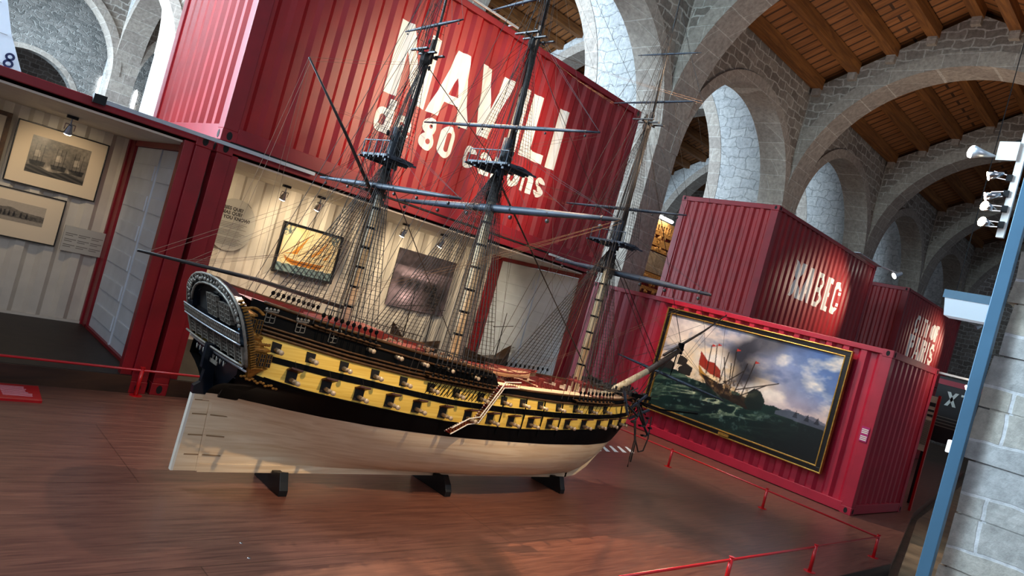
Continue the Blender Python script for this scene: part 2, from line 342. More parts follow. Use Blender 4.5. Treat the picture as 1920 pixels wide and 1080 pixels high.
def glyph(ch, h, w, t):
    r = w/2; x = .72*h
    if ch == 'N': return [bar(0,0,t,h), bar(w-t,0,w,h), dia(0,h,w-t,0,t)]
    if ch == 'A': return [dia(0,0,r-t*.55,h,t*1.1), dia(w-t*1.1,0,r-t*.55,h,t*1.1), bar(w*.24,h*.24,w*.76,h*.36)]
    if ch == 'V': return [dia(0,h,r-t*.55,0,t*1.1), dia(w-t*1.1,h,r-t*.55,0,t*1.1)]
    if ch == 'I': return [bar(0,0,t,h)]
    if ch == 'L': return [bar(0,0,t,h), bar(0,0,w,t*.8)]
    if ch == 'X': return [dia(0,0,w-t*1.1,h,t*1.1), dia(0,h,w-t*1.1,0,t*1.1)]
    if ch == 'E': return [bar(0,0,t,h), bar(0,0,w,t*.75), bar(0,h-t*.75,w,h), bar(0,h*.44,w*.88,h*.56)]
    if ch == 'F': return [bar(0,0,t,h), bar(0,h-t*.75,w,h), bar(0,h*.44,w*.88,h*.56)]
    if ch == 'T': return [bar(w/2-t/2,0,w/2+t/2,h), bar(0,h-t*.75,w,h)]
    if ch == 'Y': return [bar(w/2-t/2,0,w/2+t/2,h*.45), dia(0,h,w/2-t/2,h*.42,t), dia(w-t,h,w/2-t/2,h*.42,t)]
    if ch == 'B': return [bar(0,0,t,h)]+[bar(t*.5,k,w*.55,k+t*.7) for k in (0,h*.5-t*.35,h-t*.7)]+arcq(w*.5,h*.25+t*.1,w*.5,h*.25+t*.1,t*.95,-90,90)+arcq(w*.46,h*.75-t*.1,w*.5,h*.25+t*.1,t*.95,-90,90)
    if ch == 'P': return [bar(0,0,t,h), bar(t*.5,h*.44,w*.5,h*.44+t*.7), bar(t*.5,h-t*.7,w*.5,h)]+arcq(w*.48,h*.72,w*.52,h*.28,t*.95,-90,90)
    if ch == 'R': return [bar(0,0,t,h), bar(t*.5,h*.44,w*.5,h*.44+t*.7), bar(t*.5,h-t*.7,w*.5,h), dia(w-t*1.05,0,w*.4,h*.46,t)]+arcq(w*.48,h*.72,w*.52,h*.28,t*.95,-90,90)
    if ch == 'C': return arcq(r,h-r,r,r,t,10,180)+arcq(r,r,r,r,t,180,350)+[bar(0,r,t,h-r), bar(w-t,h*.62,w,h-r), bar(w-t,r,w,h*.38)]
    if ch in 'O0': return oval(w,h,t)
    if ch in 'Ss':
        hh = h if ch == 'S' else x; r2 = min(w/2, hh*.29)
        return arcq(w/2,hh-r2,w/2,r2,t,0,180)+arcq(w/2,hh-r2,w/2,r2,t,180,270)+arcq(w/2,r2,w/2,r2,t,-180,0)+arcq(w/2,r2,w/2,r2,t,0,90)+[dia(w*.5,hh*.36,w*.18,hh*.5,t*1.0)]
    if ch == '8': return oval(w,h*.56,t)+oval(w*.92,h*.52,t,h*.48)
    if ch == 'd': return oval(w,x,t)+[bar(w-t,0,w,h)]
    if ch == 'a': return oval(w,x*.6,t*.85)+[bar(w-t,0,w,x*.72)]+arcq(w/2,x-w/2,w/2,w/2,t,0,170)
    if ch == 'o': return oval(w,x,t)
    if ch == 'n': return [bar(0,0,t,x), bar(w-t,0,w,x-r)]+arcq(r,x-r,r,r,t,0,150)
    if ch == 'c': return arcq(r,x-r,r,r,t,10,180)+arcq(r,r,r,r,t,180,350)+[bar(0,r,t,x-r)]
    if ch == 'e': return arcq(r,x-r,r,r,t,0,180)+arcq(r,r,r,r,t,180,340)+[bar(0,r,t,x-r), bar(w-t,x*.5,w,x-r), bar(t*.5,x*.42,w,x*.58)]
    return []
def clipx(poly, x, keep_less):
    out = []
    for i in range(len(poly)):
        a, b = poly[i], poly[(i+1)%len(poly)]; ia = (a[0] <= x) == keep_less; ib = (b[0] <= x) == keep_less
        if ia: out.append(a)
        if ia != ib:
            t = (x-a[0])/(b[0]-a[0]); out.append((x, a[1]+t*(b[1]-a[1])))
    return out
class Corr:
    def __init__(s, u0, u1, pitch, depth, first=0.0):
        n = max(1, round((u1-u0)/pitch)); s.p = (u1-u0)/n; s.u0, s.u1, s.d = u0, u1, depth
        s.bp = [u0]
        for k in range(n): s.bp += [u0+s.p*(k+q) for q in (.16, .34, .66, .84)]
        s.bp.append(u1)
    def depth(s, u):
        q = ((u-s.u0)/s.p) % 1.0
        if u <= s.u0 or u >= s.u1: return 0
        return s.d*float(np.interp(q, [0,.16,.34,.66,.84,1], [0,0,1,1,0,0]))
    def panel(s, f, z0, z1, flip=False):
        mb = MB(); P = [[f(u, s.depth(u), z) for z in (z0, z1)] for u in s.bp]; mb.grid(P)
        if flip: mb.f = [tuple(reversed(q)) for q in mb.f]
        return mb
    def letters(s, specs, f, off=.004):
        """specs: list of (glyph polys, x, z)"""
        mb = MB()
        for polys, x, z in specs:
            for pi_, poly in enumerate(polys):
                off2 = off+.0004*(pi_%12); poly = [(x+a, z+b) for a, b in poly]; cuts = [q for q in s.bp if min(p[0] for p in poly) < q < max(p[0] for p in poly)]
                rest = poly
                for q in cuts:
                    left = clipx(rest, q, True); rest = clipx(rest, q, False)
                    if len(left) > 2: mb.add([f(a, s.depth(a)-off2, b) for a, b in left], [tuple(range(len(left)))])
                if len(rest) > 2: mb.add([f(a, s.depth(a)-off2, b) for a, b in rest], [tuple(range(len(rest)))])
        return mb
def word(items, h, t):   # items: (char, x, width)
    return [(glyph(ch, h, w_, t), x, 0) for ch, x, w_ in items]

# ------------------------------------------------------------------ shipping containers
CH, CW, CL = 2.591, 2.438, 6.058
def frame(root, f, L, W, m, posts=(1,1,1,1), toprail=(1,1), lowrail=.16):
    """f(u,v,z)->world; builds corner posts, rails and castings"""
    def bx(name, u0, u1, v0, v1, z0, z1, mm=m, **k):
        a = f(u0,v0,z0); b = f(u1,v1,z1)
        return MB().box(min(a[0],b[0]),max(a[0],b[0]),min(a[1],b[1]),max(a[1],b[1]),min(a[2],b[2]),max(a[2],b[2])).build(name, mm, root, bevel=.006, **k)
    p = .15
    for (u0, v0) in ((0,0),(L-p,0),(0,W-p),(L-p,W-p)):
        bx('corner_post', u0, u0+p, v0, v0+p, .118, CH-.118)
        for z in (0, CH-.118):
            cst = bx('corner_casting', u0-.006, u0+p+.006, v0-.006, v0+p+.006, z, z+.118)
            # oval holes on the two outward faces
            uu = u0-.009 if u0 < L/2 else u0+p+.009; vv = v0-.009 if v0 < W/2 else v0+p+.009
            ev = [(.028*math.cos(k*math.pi/6), .042*math.sin(k*math.pi/6)) for k in range(12)]
            MB().prism([(v0+p/2+a, z+.059+b) for a, b in ev], lambda a, b, t: f(t, a, b), uu, uu+(.004 if u0 < L/2 else -.004)).build('casting_hole', M['black'], cst)
            MB().prism([(u0+p/2+a, z+.059+b) for a, b in ev], lambda a, b, t: f(a, t, b), vv, vv+(.004 if v0 < W/2 else -.004)).build('casting_hole', M['black'], cst)
    for v0 in (0, W-.07):
        bx('top_rail', p, L-p, v0, v0+.07, CH-.085, CH-.004)
        if lowrail: bx('bottom_rail', p, L-p, v0, v0+.07, .01, lowrail)
    for u0 in (0, L-.07):
        bx('top_rail', u0, u0+.07, p, W-p, CH-.11, CH-.004)
        if lowrail: bx('bottom_rail', u0, u0+.07, p, W-p, .01, lowrail)
    return bx
def container(x0, y0, z0, axis, label, m, mr, ends=('corr','corr'), front='corr', back=True, texts=None, pitch=.278, roof=True, group=None):
    L, W = CL, CW
    ex, ey = (L, W) if axis == 'X' else (W, L)
    root = thing('shipping_container', (x0+ex/2, y0+ey/2, z0), label, 'shipping container', group)
    f = (lambda u, v, z: (x0+u, y0+v, z0+z)) if axis == 'X' else (lambda u, v, z: (x0+v, y0+u, z0+z))
    bx = frame(root, f, L, W, mr)
    side = Corr(.15, L-.15, pitch, .036 if axis == 'X' else .055); endc = Corr(.15, W-.15, .25, .04)
    z1, z2 = .15, CH-.08
    if front == 'corr': side.panel(lambda u, d, z: f(u, .02+d, z), z1, z2, axis != 'X').build('side_panel', m, root)
    if back: side.panel(lambda u, d, z: f(u, W-.02-d, z), z1, z2, axis == 'X').build('side_panel', m, root)
    if ends[0] == 'corr': endc.panel(lambda v, d, z: f(.02+d, v, z), z1, z2).build('end_panel', m, root)
    if ends[1] == 'corr': endc.panel(lambda v, d, z: f(L-.02-d, v, z), z1, z2).build('end_panel', m, root)
    if roof: bx('roof_panel', .06, L-.06, .06, W-.06, CH-.03, CH-.012, m)
    return root, f, bx, side, endc

# upper container over the open rooms: white lettering
SY = 3.49
nav, f, bx, side, endc = container(-9.10, SY, 2.60, 'X', 'crimson corrugated shipping container with NAVILI de 80 canons in white, set on the open containers', M['red'], M['redd'])
X0 = -9.10; fl = lambda u, d, z: (X0+u, SY+.02+d, z)
specs = []
for ch, a, b in (('N',-7.50,-6.91),('A',-6.88,-6.225),('V',-6.245,-5.655),('I',-5.52,-5.36),('L',-5.26,-4.83),('I',-4.715,-4.56)):
    specs.append((glyph(ch, .86, b-a, .16), a-X0, 3.742))
for ch, a, b in (('d',-7.53,-7.30),('e',-7.25,-7.03),('8',-6.865,-6.64),('0',-6.58,-6.35),('c',-6.17,-5.97),('a',-5.92,-5.70),('n',-5.66,-5.44),('o',-5.37,-5.15),('n',-5.10,-4.88),('s',-4.84,-4.63)):
    specs.append((glyph(ch, .40, b-a, .078), a-X0, 3.292))
side.letters(specs, lambda u, d, z: (X0+u, SY+.02+d, z)).build('lettering', M['letter'], nav, label='white painted lettering NAVILI de 80 canons')
# door bars seen nowhere else; a lamp rail along the top edge
lr = thing('light_rail', (-6.9, 3.42, 5.19), 'thin pale light rail along the top edge of the NAVILI container', 'light rail')
MB().box(-8.3, -5.95, 3.385, 3.41, 5.187, 5.205).build('rail_body', M['alu'], lr); MB().box(-8.3, -5.95, 3.388, 3.408, 5.178, 5.186).build('lamp_strip', M['cream'], lr)
for x in (-8.2, -6.05): MB().box(x, x+.04, 3.40, 3.484, 5.18, 5.2).build('bracket', M['alu'], lr)

# painting container, with the XABEC container and its neighbour beyond
pc, pf, pbx, pside, pend = container(0, 0, 0, 'Y', 'crimson shipping container at ground level carrying the framed sea battle painting', M['pinkred'], M['pinkred'])
for nm, cx, tall in (('xabec', 2.34, 0), ('paris', 11.32, 0)):
    lab = ('crimson shipping container with XABEC in white letters, behind the painting container' if nm == 'xabec' else 'farthest crimson shipping container with CITY OF PARIS in white letters')
    r_, ff, b_, sd, ed = container(cx, 3.65, 2.60, 'X', lab, M['red'], M['redd'], pitch=.26)
    sp = []
    if nm == 'xabec':
        for ch, a, b in (('X',3.79,4.40),('A',4.42,4.98),('B',5.10,5.58),('E',5.72,6.08),('C',6.17,6.63)): sp.append((glyph(ch, .83, b-a, .17), a-cx, 3.50))
    else:
        for ch, a, b in (('C',12.72,13.18),('I',13.30,13.44),('T',13.52,13.86),('Y',13.84,14.24),('O',14.5,14.90),('F',15.0,15.32)): sp.append((glyph(ch, .56, b-a, .13), a-cx, 4.04))
        for ch, a, b in (('P',12.66,13.20),('A',13.22,13.86),('R',13.93,14.46),('I',14.56,14.73),('S',14.82,15.34)): sp.append((glyph(ch, .74, b-a, .17), a-cx, 3.22))
    sd.letters(sp, lambda u, d, z, cx=cx: (cx+u, 3.67+d, z)).build('lettering', M['letter'], r_, label='white painted lettering '+('XABEC' if nm == 'xabec' else 'CITY OF PARIS'))
    if nm == 'xabec': container(2.48, 3.70, .0, 'X', 'plain crimson container under the XABEC one, hidden behind the painting container', M['red'], M['redd'])
    else: container(cx, 3.65, .0, 'X', 'plain crimson container standing under the CITY OF PARIS one', M['red'], M['redd'])

# open-fronted lower containers
def open_container(x0, label, doors_at, lit):
    L, W, y0 = CL, CW, SY
    root = thing('shipping_container', (x0+L/2, y0+W/2, 0), label, 'shipping container')
    f = lambda u, v, z: (x0+u, y0+v, z)
    bx = frame(root, f, L, W, M['redd'])
    p = .15
    bx('wide_post', p, p+.08, .03, .12, .118, CH-.1)
    if doors_at == 'right': bx('wide_post', L-p-.1, L-p, .03, .12, .118, CH-.1)
    Corr(p, L-p, .278, .036).panel(lambda u, d, z: f(u, W-.02-d, z), .15, CH-.08, True).build('side_panel', M['red'], root)
    Corr(p*.6, L-p*.6, .28, .05).panel(lambda u, d, z: f(u, W-.11+d, z), .17, CH-.12).build('back_lining', M['lining'], root, label='white corrugated inner back wall')
    MB().box(x0+.1, x0+L-.1, y0+.08, y0+W-.06, CH-.13, CH-.11).build('ceiling_lining', M['lining'], root)
    MB().box(x0+.02, x0+L-.02, y0+.01, y0+W-.04, .12, .17).build('container_floor', M['darkfloor'], root)
    MB().box(x0+.15, x0+L-.15, y0-.012, y0-.002, 0, .168).build('skirt_board', M['skirt'], root)
    MB().box(x0+.05, x0+L-.05, y0+W-.13, y0+W-.115, .17, .20).build('floor_trim', M['lining'], root)
    bx('roof_panel', .06, L-.06, .06, W-.06, CH-.03, CH-.012, M['red'])
    # inner end at left: white lining
    if x0 > -10: MB().box(x0+.12, x0+.14, y0+.15, y0+W-.1, .17, CH-.13).build('end_lining', M['lining'], root)
    # double doors at the right end, white inside
    xe = x0+L-.10
    fr = MB(); fr.box(xe-.03, xe+.06, y0+W-.34, y0+W-.12, .17, 2.475); fr.box(xe-.03, xe+.06, y0+.12, y0+W-.3, 2.40, 2.475); fr.box(xe-.03, xe+.06, y0+.12, y0+W-.3, .17, .205)
    fr.build('door_frame', M['redd'], root)
    MB().box(xe-.02, xe+.05, y0+W-.12, y0+W-.06, .17, CH-.12).build('end_lining', M['lining'], root)
    for k in range(2):
        ya = y0+.13+k*.99; yb = ya+.975
        d = MB(); d.box(xe+.0, xe+.05, ya, yb, .205, 2.395)
        do = d.build('door', M['doorw'], root, bevel=.004)
        for q in range(6):
            z = .42+q*.34; MB().cbox((xe-.006, (ya+yb)/2, z), (.012,0,0), (0,(yb-ya)/2-.07,0), (0,0,.085)).build('door_rib', M['doorw'], do, bevel=.008)
        MB().box(xe-.012, xe, ya, ya+.04, .205, 2.395).build('door_edge', M['doorw'], do)
    return root
openL = open_container(-15.21, 'crimson open-fronted container at left whose white room holds framed engravings', 'right', 1)
openR = open_container(-9.10, 'crimson open-fronted container behind the ship, its white room hung with posters', 'right', 1)
# dark gap strip between container tiers and the metal strips in front
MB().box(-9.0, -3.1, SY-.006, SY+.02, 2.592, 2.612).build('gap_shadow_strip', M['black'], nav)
st = thing('cable_tray', (-9.1, 3.44, 2.55), 'long silver metal rail crossing in front of the red posts at left', 'metal rail')
MB().box(-10.15, -8.08, 3.425, 3.465, 2.555, 2.59).build('rail_body', M['alu'], st); MB().box(-10.23, -10.13, 3.42, 3.47, 2.54, 2.62).build('rail_end', M['blackm'], st)
st = thing('fluorescent_tube', (-3.9, 3.42, 2.57), 'white tube lamp on the top edge of the open container behind the foremast', 'tube lamp')
MB().box(-4.25, -3.25, 3.42, 3.46, 2.57, 2.60).build('tube_body', M['white'], st)

# ------------------------------------------------------------------ picture painting with vertex colours (the pictures' own paint)
def vnoise(X, Y, sc, seed):
    rs = np.random.RandomState(seed); G = rs.rand(64, 64); x = X*sc; y = Y*sc; xi = np.floor(x).astype(int); yi = np.floor(y).astype(int); fx = x-xi; fy = y-yi
    fx = fx*fx*(3-2*fx); fy = fy*fy*(3-2*fy); g = lambda a, b: G[a%64, b%64]
    return (g(xi,yi)*(1-fx)+g(xi+1,yi)*fx)*(1-fy)+(g(xi,yi+1)*(1-fx)+g(xi+1,yi+1)*fx)*fy
def fbm(X, Y, sc, seed, o=5):
    s = 0; a = .5; t = 0
    for k in range(o): s = s+a*vnoise(X, Y, sc*2**k, seed+k); t += a; a *= .55
    return s/t
def lin(a):
    a = np.clip(a, 0, 1); return np.where(a <= .04045, a/12.92, ((a+.055)/1.055)**2.4)
def mixc(A, B, t): t = np.clip(t, 0, 1)[..., None]; return A*(1-t)+np.array(B)/255.*t
def seg(X, Y, x0, y0, x1, y1, wd):
    dx, dy = x1-x0, y1-y0; t = np.clip(((X-x0)*dx+(Y-y0)*dy)/(dx*dx+dy*dy), 0, 1); d = np.hypot(X-x0-t*dx, Y-y0-t*dy); return np.clip(1.5-d/wd, 0, 1)
def polymask(X, Y, P):
    ins = np.zeros(X.shape, bool); n = len(P)
    for i in range(n):
        x0, y0 = P[i]; x1, y1 = P[(i+1)%n]
        if y0 == y1: continue
        c_ = ((y0 > Y) != (y1 > Y)) & (X < (x1-x0)*(Y-y0)/(y1-y0)+x0); ins ^= c_
    return ins.astype(float)
def picmat():
    m = bpy.data.materials.new('picture_surface'); m.use_nodes = True; n = m.node_tree.nodes; a = n.new('ShaderNodeAttribute'); a.attribute_name = 'Col'
    m.node_tree.links.new(a.outputs['Color'], n['Principled BSDF'].inputs['Base Color']); n['Principled BSDF'].inputs['Roughness'].default_value = .4; return m
M['pic'] = picmat()
def canvas(nx, ny, asp): X, Y = np.meshgrid(np.linspace(0, asp, nx), np.linspace(0, 1, ny)); return X, Y
def picture(fn, nx, ny, W, H, f, parent, name='picture'):
    X, Y = canvas(nx, ny, W/H); col = lin(fn(X, Y, W/H)); mb = MB()
    mb.grid([[f(x/(W/H)*W, y*H) for x in X[0]] for y in Y[:,0]]); mb.cols = np.concatenate([col, np.ones(col.shape[:2]+(1,))], -1).reshape(-1, 4)
    return mb.build(name, M['pic'], parent)
def battle(X, Y, A):
    n1 = fbm(X, Y, 3, 3); n2 = fbm(X, Y, 9, 9); n3 = fbm(X, Y, 22, 31); U = X/A
    sky = np.zeros(X.shape+(3,))+np.array([196,186,196])/255.
    sky = mixc(sky, (98,128,180), np.clip((U-.60)*2.0+(Y-.62)*1.2, 0, .95)); sky = mixc(sky, (250,226,196), (1-np.hypot((U-.22)*2.0,(Y-.55)*1.7))*1.2)
    sky = mixc(sky, (252,214,160), (1-np.hypot((U-.45)*3.0,(Y-.50)*3.2))*1.3); cl = fbm(X*.9, Y*1.8, 3.4, 41)
    sky = mixc(sky, (250,236,222), (cl-.47)*5*(U > .0)); sky = mixc(sky, (214,176,170), np.clip((.60-Y)*3,0,1)*np.clip((U-.6)*4,0,1)*.8); sky = mixc(sky, (96,112,150), (.42-cl)*3.5*(Y > .6))
    cx = .47+.20*(Y-.45)+.05*np.sin(Y*14); sm = np.exp(-(((U-cx)/(.05+.10*np.clip(Y-.4,0,1)))**2))*np.clip((Y-.40)*6,0,1)
    sky = mixc(sky, (64,62,70), np.clip(sm*(.55+n2*1.1),0,1)); sky = mixc(sky, (120,116,122), np.clip(np.exp(-(((U-.62)/.06)**2+((Y-.93)/.10)**2))*1.3*n2*1.6,0,.8))
    hz = .42-.05*U+.012*np.sin(X*9)
    rd = 1-np.abs(2*fbm(X*.55+n1*.2, Y*2.6-X*.5, 3.4, 61, 5)-1); rd = np.clip((rd-.80)*5.2, 0, 1)**1.6
    sea = np.zeros(X.shape+(3,))+np.array([14,36,36])/255.; sea = mixc(sea, (34,72,62), n1*1.4-.35); sea = mixc(sea, (112,138,112), rd*.5*np.clip(1.15-U,0,1)); sea = mixc(sea, (206,208,172), rd**2*1.1*np.exp(-((U-.36)/.26)**2-((Y-.27)/.15)**2)*(.5+n3))
    sea = mixc(sea, (150,170,160), np.clip((n3-.64)*9,0,1)*.45); sea = mixc(sea, (6,14,18), (U-.55)*1.6+(.22-Y)*1.6)
    img = np.where((Y < hz+.05*(n2-.5))[..., None], sea, sky)
    img = mixc(img, (112,112,128), polymask(X, Y, [(A*.74,.35),(A*.80,.40),(A*.87,.385),(A*.93,.40),(A,.37),(A,.31),(A*.74,.32)])*.8)
    for px in (.84,.90,.95): img = mixc(img, (40,40,50), polymask(X, Y, [(A*px-.02,.34),(A*px+.03,.34),(A*px+.01,.41)])*.7)
    # far dark ships at the left
    for px, py, s in ((A*.06,.47,.5),(A*.17,.47,.6),(A*.0,.45,.5)): img = mixc(img, (30,26,24), polymask(X, Y, [(px-.12*s,py),(px-.10*s,py-.10*s),(px+.14*s,py-.10*s),(px+.16*s,py+.05*s),(px+.02*s,py+.10*s)])*.9)
    img = mixc(img, (34,28,24), polymask(X, Y, [(A*.12,.60),(A*.115,.50),(A*.17,.50),(A*.18,.57),(A*.15,.59)])*.9)
    # the two grappled ships
    img = mixc(img, (196,140,56), polymask(X, Y, [(A*.25,.56),(A*.27,.46),(A*.33,.40),(A*.42,.35),(A*.43,.38),(A*.35,.44),(A*.29,.50)])*.95)
    img = mixc(img, (44,28,18), polymask(X, Y, [(A*.28,.48),(A*.33,.38),(A*.44,.31),(A*.60,.27),(A*.63,.34),(A*.58,.38),(A*.50,.37),(A*.44,.42),(A*.36,.45)])*.9)
    img = mixc(img, (168,52,34), polymask(X, Y, [(A*.245,.70),(A*.25,.56),(A*.33,.50),(A*.40,.48),(A*.39,.56),(A*.34,.62),(A*.30,.62)])*(.75+.4*n2))
    img = mixc(img, (22,38,34), polymask(X, Y, [(A*.575,.44),(A*.60,.49),(A*.64,.48),(A*.675,.40),(A*.665,.31),(A*.60,.27),(A*.565,.34)])*.95)
    cr_ = np.exp(-((U-.43)/.13)**2-((Y-.43)/.075)**2); img = mixc(img, (206,168,120), np.clip((n3-.50)*7,0,1)*cr_*1.2); img = mixc(img, (52,34,24), np.clip((fbm(X,Y,30,77)-.50)*8,0,1)*cr_)
    for a, b_, d, e in ((.31,.50,.30,.78),(.36,.48,.33,.80),(.40,.46,.41,.76),(.44,.42,.39,.70),(.47,.40,.45,.80),(.50,.40,.53,.70),(.54,.38,.57,.74),(.40,.40,.52,.62),(.50,.42,.72,.60),(.52,.36,.66,.55),(.46,.44,.44,.66)):
        img = mixc(img, (46,34,26), seg(X, Y, A*a, b_, A*d, e, .0048)*.9)
    for a, b_ in ((.303,.80),(.335,.82),(.45,.82),(.57,.75)): img = mixc(img, (186,60,48), polymask(X, Y, [(A*a,b_),(A*a+.05,b_-.012),(A*a,b_-.03)]))
    return np.clip(img*(.90+.2*n2[..., None]),0,1)**1.18
def engraving(X, Y, A):
    n = fbm(X, Y, 4, 12); n2 = fbm(X, Y, 20, 5); g = .50+.35*(n-.5)+.25*(n2-.5)+.1*(Y-.5)
    for px in (.22, .72, 1.15): 
        g = g-.3*polymask(X, Y, [(px-.18,.34),(px-.14,.22),(px+.18,.22),(px+.2,.36)])
        for q in (-.1, 0, .1): g = g-.25*seg(X, Y, px+q, .3, px+q+.01, .8, .008)
        g = g+.25*polymask(X, Y, [(px-.1,.45),(px-.09,.62),(px+.02,.64),(px+.05,.46)])
    g = g+.35*np.exp(-((X-.5)**2+(Y-.2)**2)/.012)+.35*np.exp(-((X-1.0)**2+(Y-.25)**2)/.008)
    g = np.where(Y < .18+.04*np.sin(X*8), .27+.2*np.sin(Y*60+X*14)*.5, g)
    return np.stack([g*.98, g*.90, g*.80], -1)*.95
def harbour(X, Y, A):
    n = fbm(X, Y, 14, 21); g = .78+.06*(n-.5)+0*X; hill = .62+.1*np.exp(-((X-.5)/.3)**2)-.12*X/A; g = np.where(Y < hill, .5+.3*(n-.5), g); g = np.where(Y < .42, .42+.35*(n-.5), g); g = np.where(Y < .2, .66+.1*(n-.5), g)
    for px in (.15,.3,.5,.7,1.0,1.25): g = g-.25*polymask(X, Y, [(px-.05,.24),(px+.05,.24),(px+.03,.5),(px-.03,.5)])
    return np.stack([g*.95, g*.87, g*.77], -1)
def galley(X, Y, A):
    n = fbm(X, Y, 6, 4); img = np.zeros(X.shape+(3,))+np.array([246,226,180])/255.
    img = mixc(img, (236,196,120), (n-.45)*1.6)
    for P in ([(.10,.38),(.30,.44),(.62,.86),(.50,.60),(.42,.42)], [(.48,.40),(.72,.42),(1.10,.86),(.96,.56),(.82,.44)], [(.86,.40),(1.04,.42),(1.22,.62),(1.14,.44)]):
        img = mixc(img, (232,144,34), polymask(X, Y, P)*(.55+n*.6))
    for a, b, d, e in ((.08,.36,.68,.92),(.46,.38,1.14,.92),(.36,.3,.40,.7),(.74,.3,.78,.7),(.85,.38,1.25,.66)): img = mixc(img, (90,50,20), seg(X, Y, a, b, d, e, .008))
    img = mixc(img, (196,120,30), polymask(X, Y, [(.12,.36),(.2,.24),(.36,.18),(1.0,.18),(1.12,.32),(1.02,.30),(.4,.28),(.22,.31)]))
    img = mixc(img, (110,60,20), seg(X, Y, .3, .24, 1.05, .24, .01))
    img = np.where((Y < .17+.012*np.sin(X*30))[..., None], mixc(np.zeros(X.shape+(3,))+np.array([120,140,140])/255., (40,60,66), (np.sin(X*40+Y*50)+n*2-1)), img)
    cnr = np.minimum(X, A-X)**2+(1-Y)**2; img = mixc(img, (96,110,110), np.where(cnr < .06, (fbm(X,Y,24,8)-.4)*5, 0)); return img
def dining(X, Y, A):
    n = fbm(X, Y, 6, 14); n2 = fbm(X, Y, 16, 15); g = .30+.35*n+0*X; g = np.where(Y > .72, .26+.1*n, g)
    g = g+.5*np.exp(-((X-.5)**2/.09+(Y-.62)**2/.006))+.45*np.exp(-((X-.35)**2/.05+(Y-.22)**2/.02))+.25*(n2-.5)
    for px in (.2,.38,.56,.74,.92): g = g-.35*np.exp(-((X-px)**2/.004+(Y-.45)**2/.012)); g = g+.3*np.exp(-((X-px)**2/.001+(Y-.56)**2/.001))
    g = g-.45*np.exp(-((X-1.0)**2/.05+(Y-.25)**2/.06)); return np.clip(np.stack([g*.92, g*.80, g*.86], -1), .06, 1)
def framed(name, x0, x1, z0, z1, y, fw, fmat, label, cat, mount=None, pic=None, n=(90,60), fn=None, depth=.03, lift=.0):
    """picture on the white back wall (faces -Y)"""
    t = thing(name, ((x0+x1)/2, y, z0), label, cat)
    f = MB(); f.box(x0,x1,y-depth,y,z0,z0+fw); f.box(x0,x1,y-depth,y,z1-fw,z1); f.box(x0,x0+fw,y-depth,y,z0+fw,z1-fw); f.box(x1-fw,x1,y-depth,y,z0+fw,z1-fw); f.build('frame', fmat, t, bevel=.003)
    if mount: MB().box(x0+fw, x1-fw, y-depth*.5, y-.001, z0+fw, z1-fw).build('mount', mount, t)
    a = pic or (x0+fw, x1-fw, z0+fw, z1-fw)
    picture(fn, n[0], n[1], a[1]-a[0], a[3]-a[2], lambda u, v: (a[0]+u, y-depth*.55, a[2]+v), t); return t
YB = 5.80
framed('framed_print', -10.40, -9.495, 1.625, 2.315, YB, .012, M['fblack'], 'large mounted engraving of a sea fight in a thin black frame, upper one at left', 'framed print', M['paper'], (-10.235,-9.655,1.775,2.19), (130,90), engraving)
framed('framed_print', -10.60, -9.762, 1.015, 1.56, YB, .012, M['fblack'], 'mounted harbour view print in thin black frame, below the larger engraving', 'framed print', M['paper'], (-10.37,-9.93,1.20,1.42), (110,60), harbour)
framed('framed_print', -11.3, -10.46, 1.68, 2.34, YB, .045, M['mould'], 'dark wood framed picture cut by the left edge of the photo', 'framed print', None, None, (60,50), harbour)
framed('framed_print', -7.19, -6.23, 1.30, 2.03, YB-.03, .035, M['fblack'], 'black framed tile picture of a galley with orange sails', 'framed picture', None, None, (150,110), galley, .05)
pst = thing('poster', (-4.59, YB-.03, 1.18), 'unframed purple-grey poster of men seated at a table, behind the mainmast', 'poster')
MB().box(-5.19,-3.995,YB-.03,YB-.012,1.18,2.123).build('board', M['fblack'], pst); picture(dining, 130, 100, 1.195, .943, lambda u, v: (-5.19+u, YB-.032, 1.18+v), pst)
lp = thing('label_panel', (-9.48, YB-.01, .995), 'grey text label panel beside the harbour print', 'label')
MB().box(-9.71,-9.285,YB-.025,YB-.01,.995,1.29).build('panel', M['panelg'], lp)
tx = MB()
for cx in (-9.69,-9.555,-9.42):
    for r_ in range(9):
        if r_ % 3 == 2: continue
        tx.box(cx, cx+.12-(.04 if r_%3 == 1 else 0), YB-.0265, YB-.0255, 1.20-r_*.022, 1.208-r_*.022)
tx.build('text_lines', M['textm'], lp)
# round information panel with its heading
ip = thing('information_disc', (-7.86, YB, 1.42), 'round beige information text panel with three bold heading lines', 'information panel')
dd = MB(); dd.prism([(-7.86+.31*math.cos(k*math.pi/24), 1.78+.355*math.sin(k*math.pi/24)) for k in range(48)], lambda a,b,t: (a,t,b), YB-.012, YB); dd.build('disc', M['panelg'], ip)
def text_mesh(s, size, f, m, parent, name='lettering', bold=.0):
    cu = bpy.data.curves.new('t', 'FONT'); cu.body = s; cu.size = size; cu.offset = bold; cu.resolution_u = 3; o = bpy.data.objects.new('t', cu); C.objects.link(o)
    dg = bpy.context.evaluated_depsgraph_get(); me = o.evaluated_get(dg).to_mesh(); mb = MB(); mb.add([f(v.co.x, v.co.y) for v in me.vertices], [tuple(p.vertices) for p in me.polygons])
    o.evaluated_get(dg).to_mesh_clear(); bpy.data.objects.remove(o); bpy.data.curves.remove(cu); return mb.build(name, m, parent)
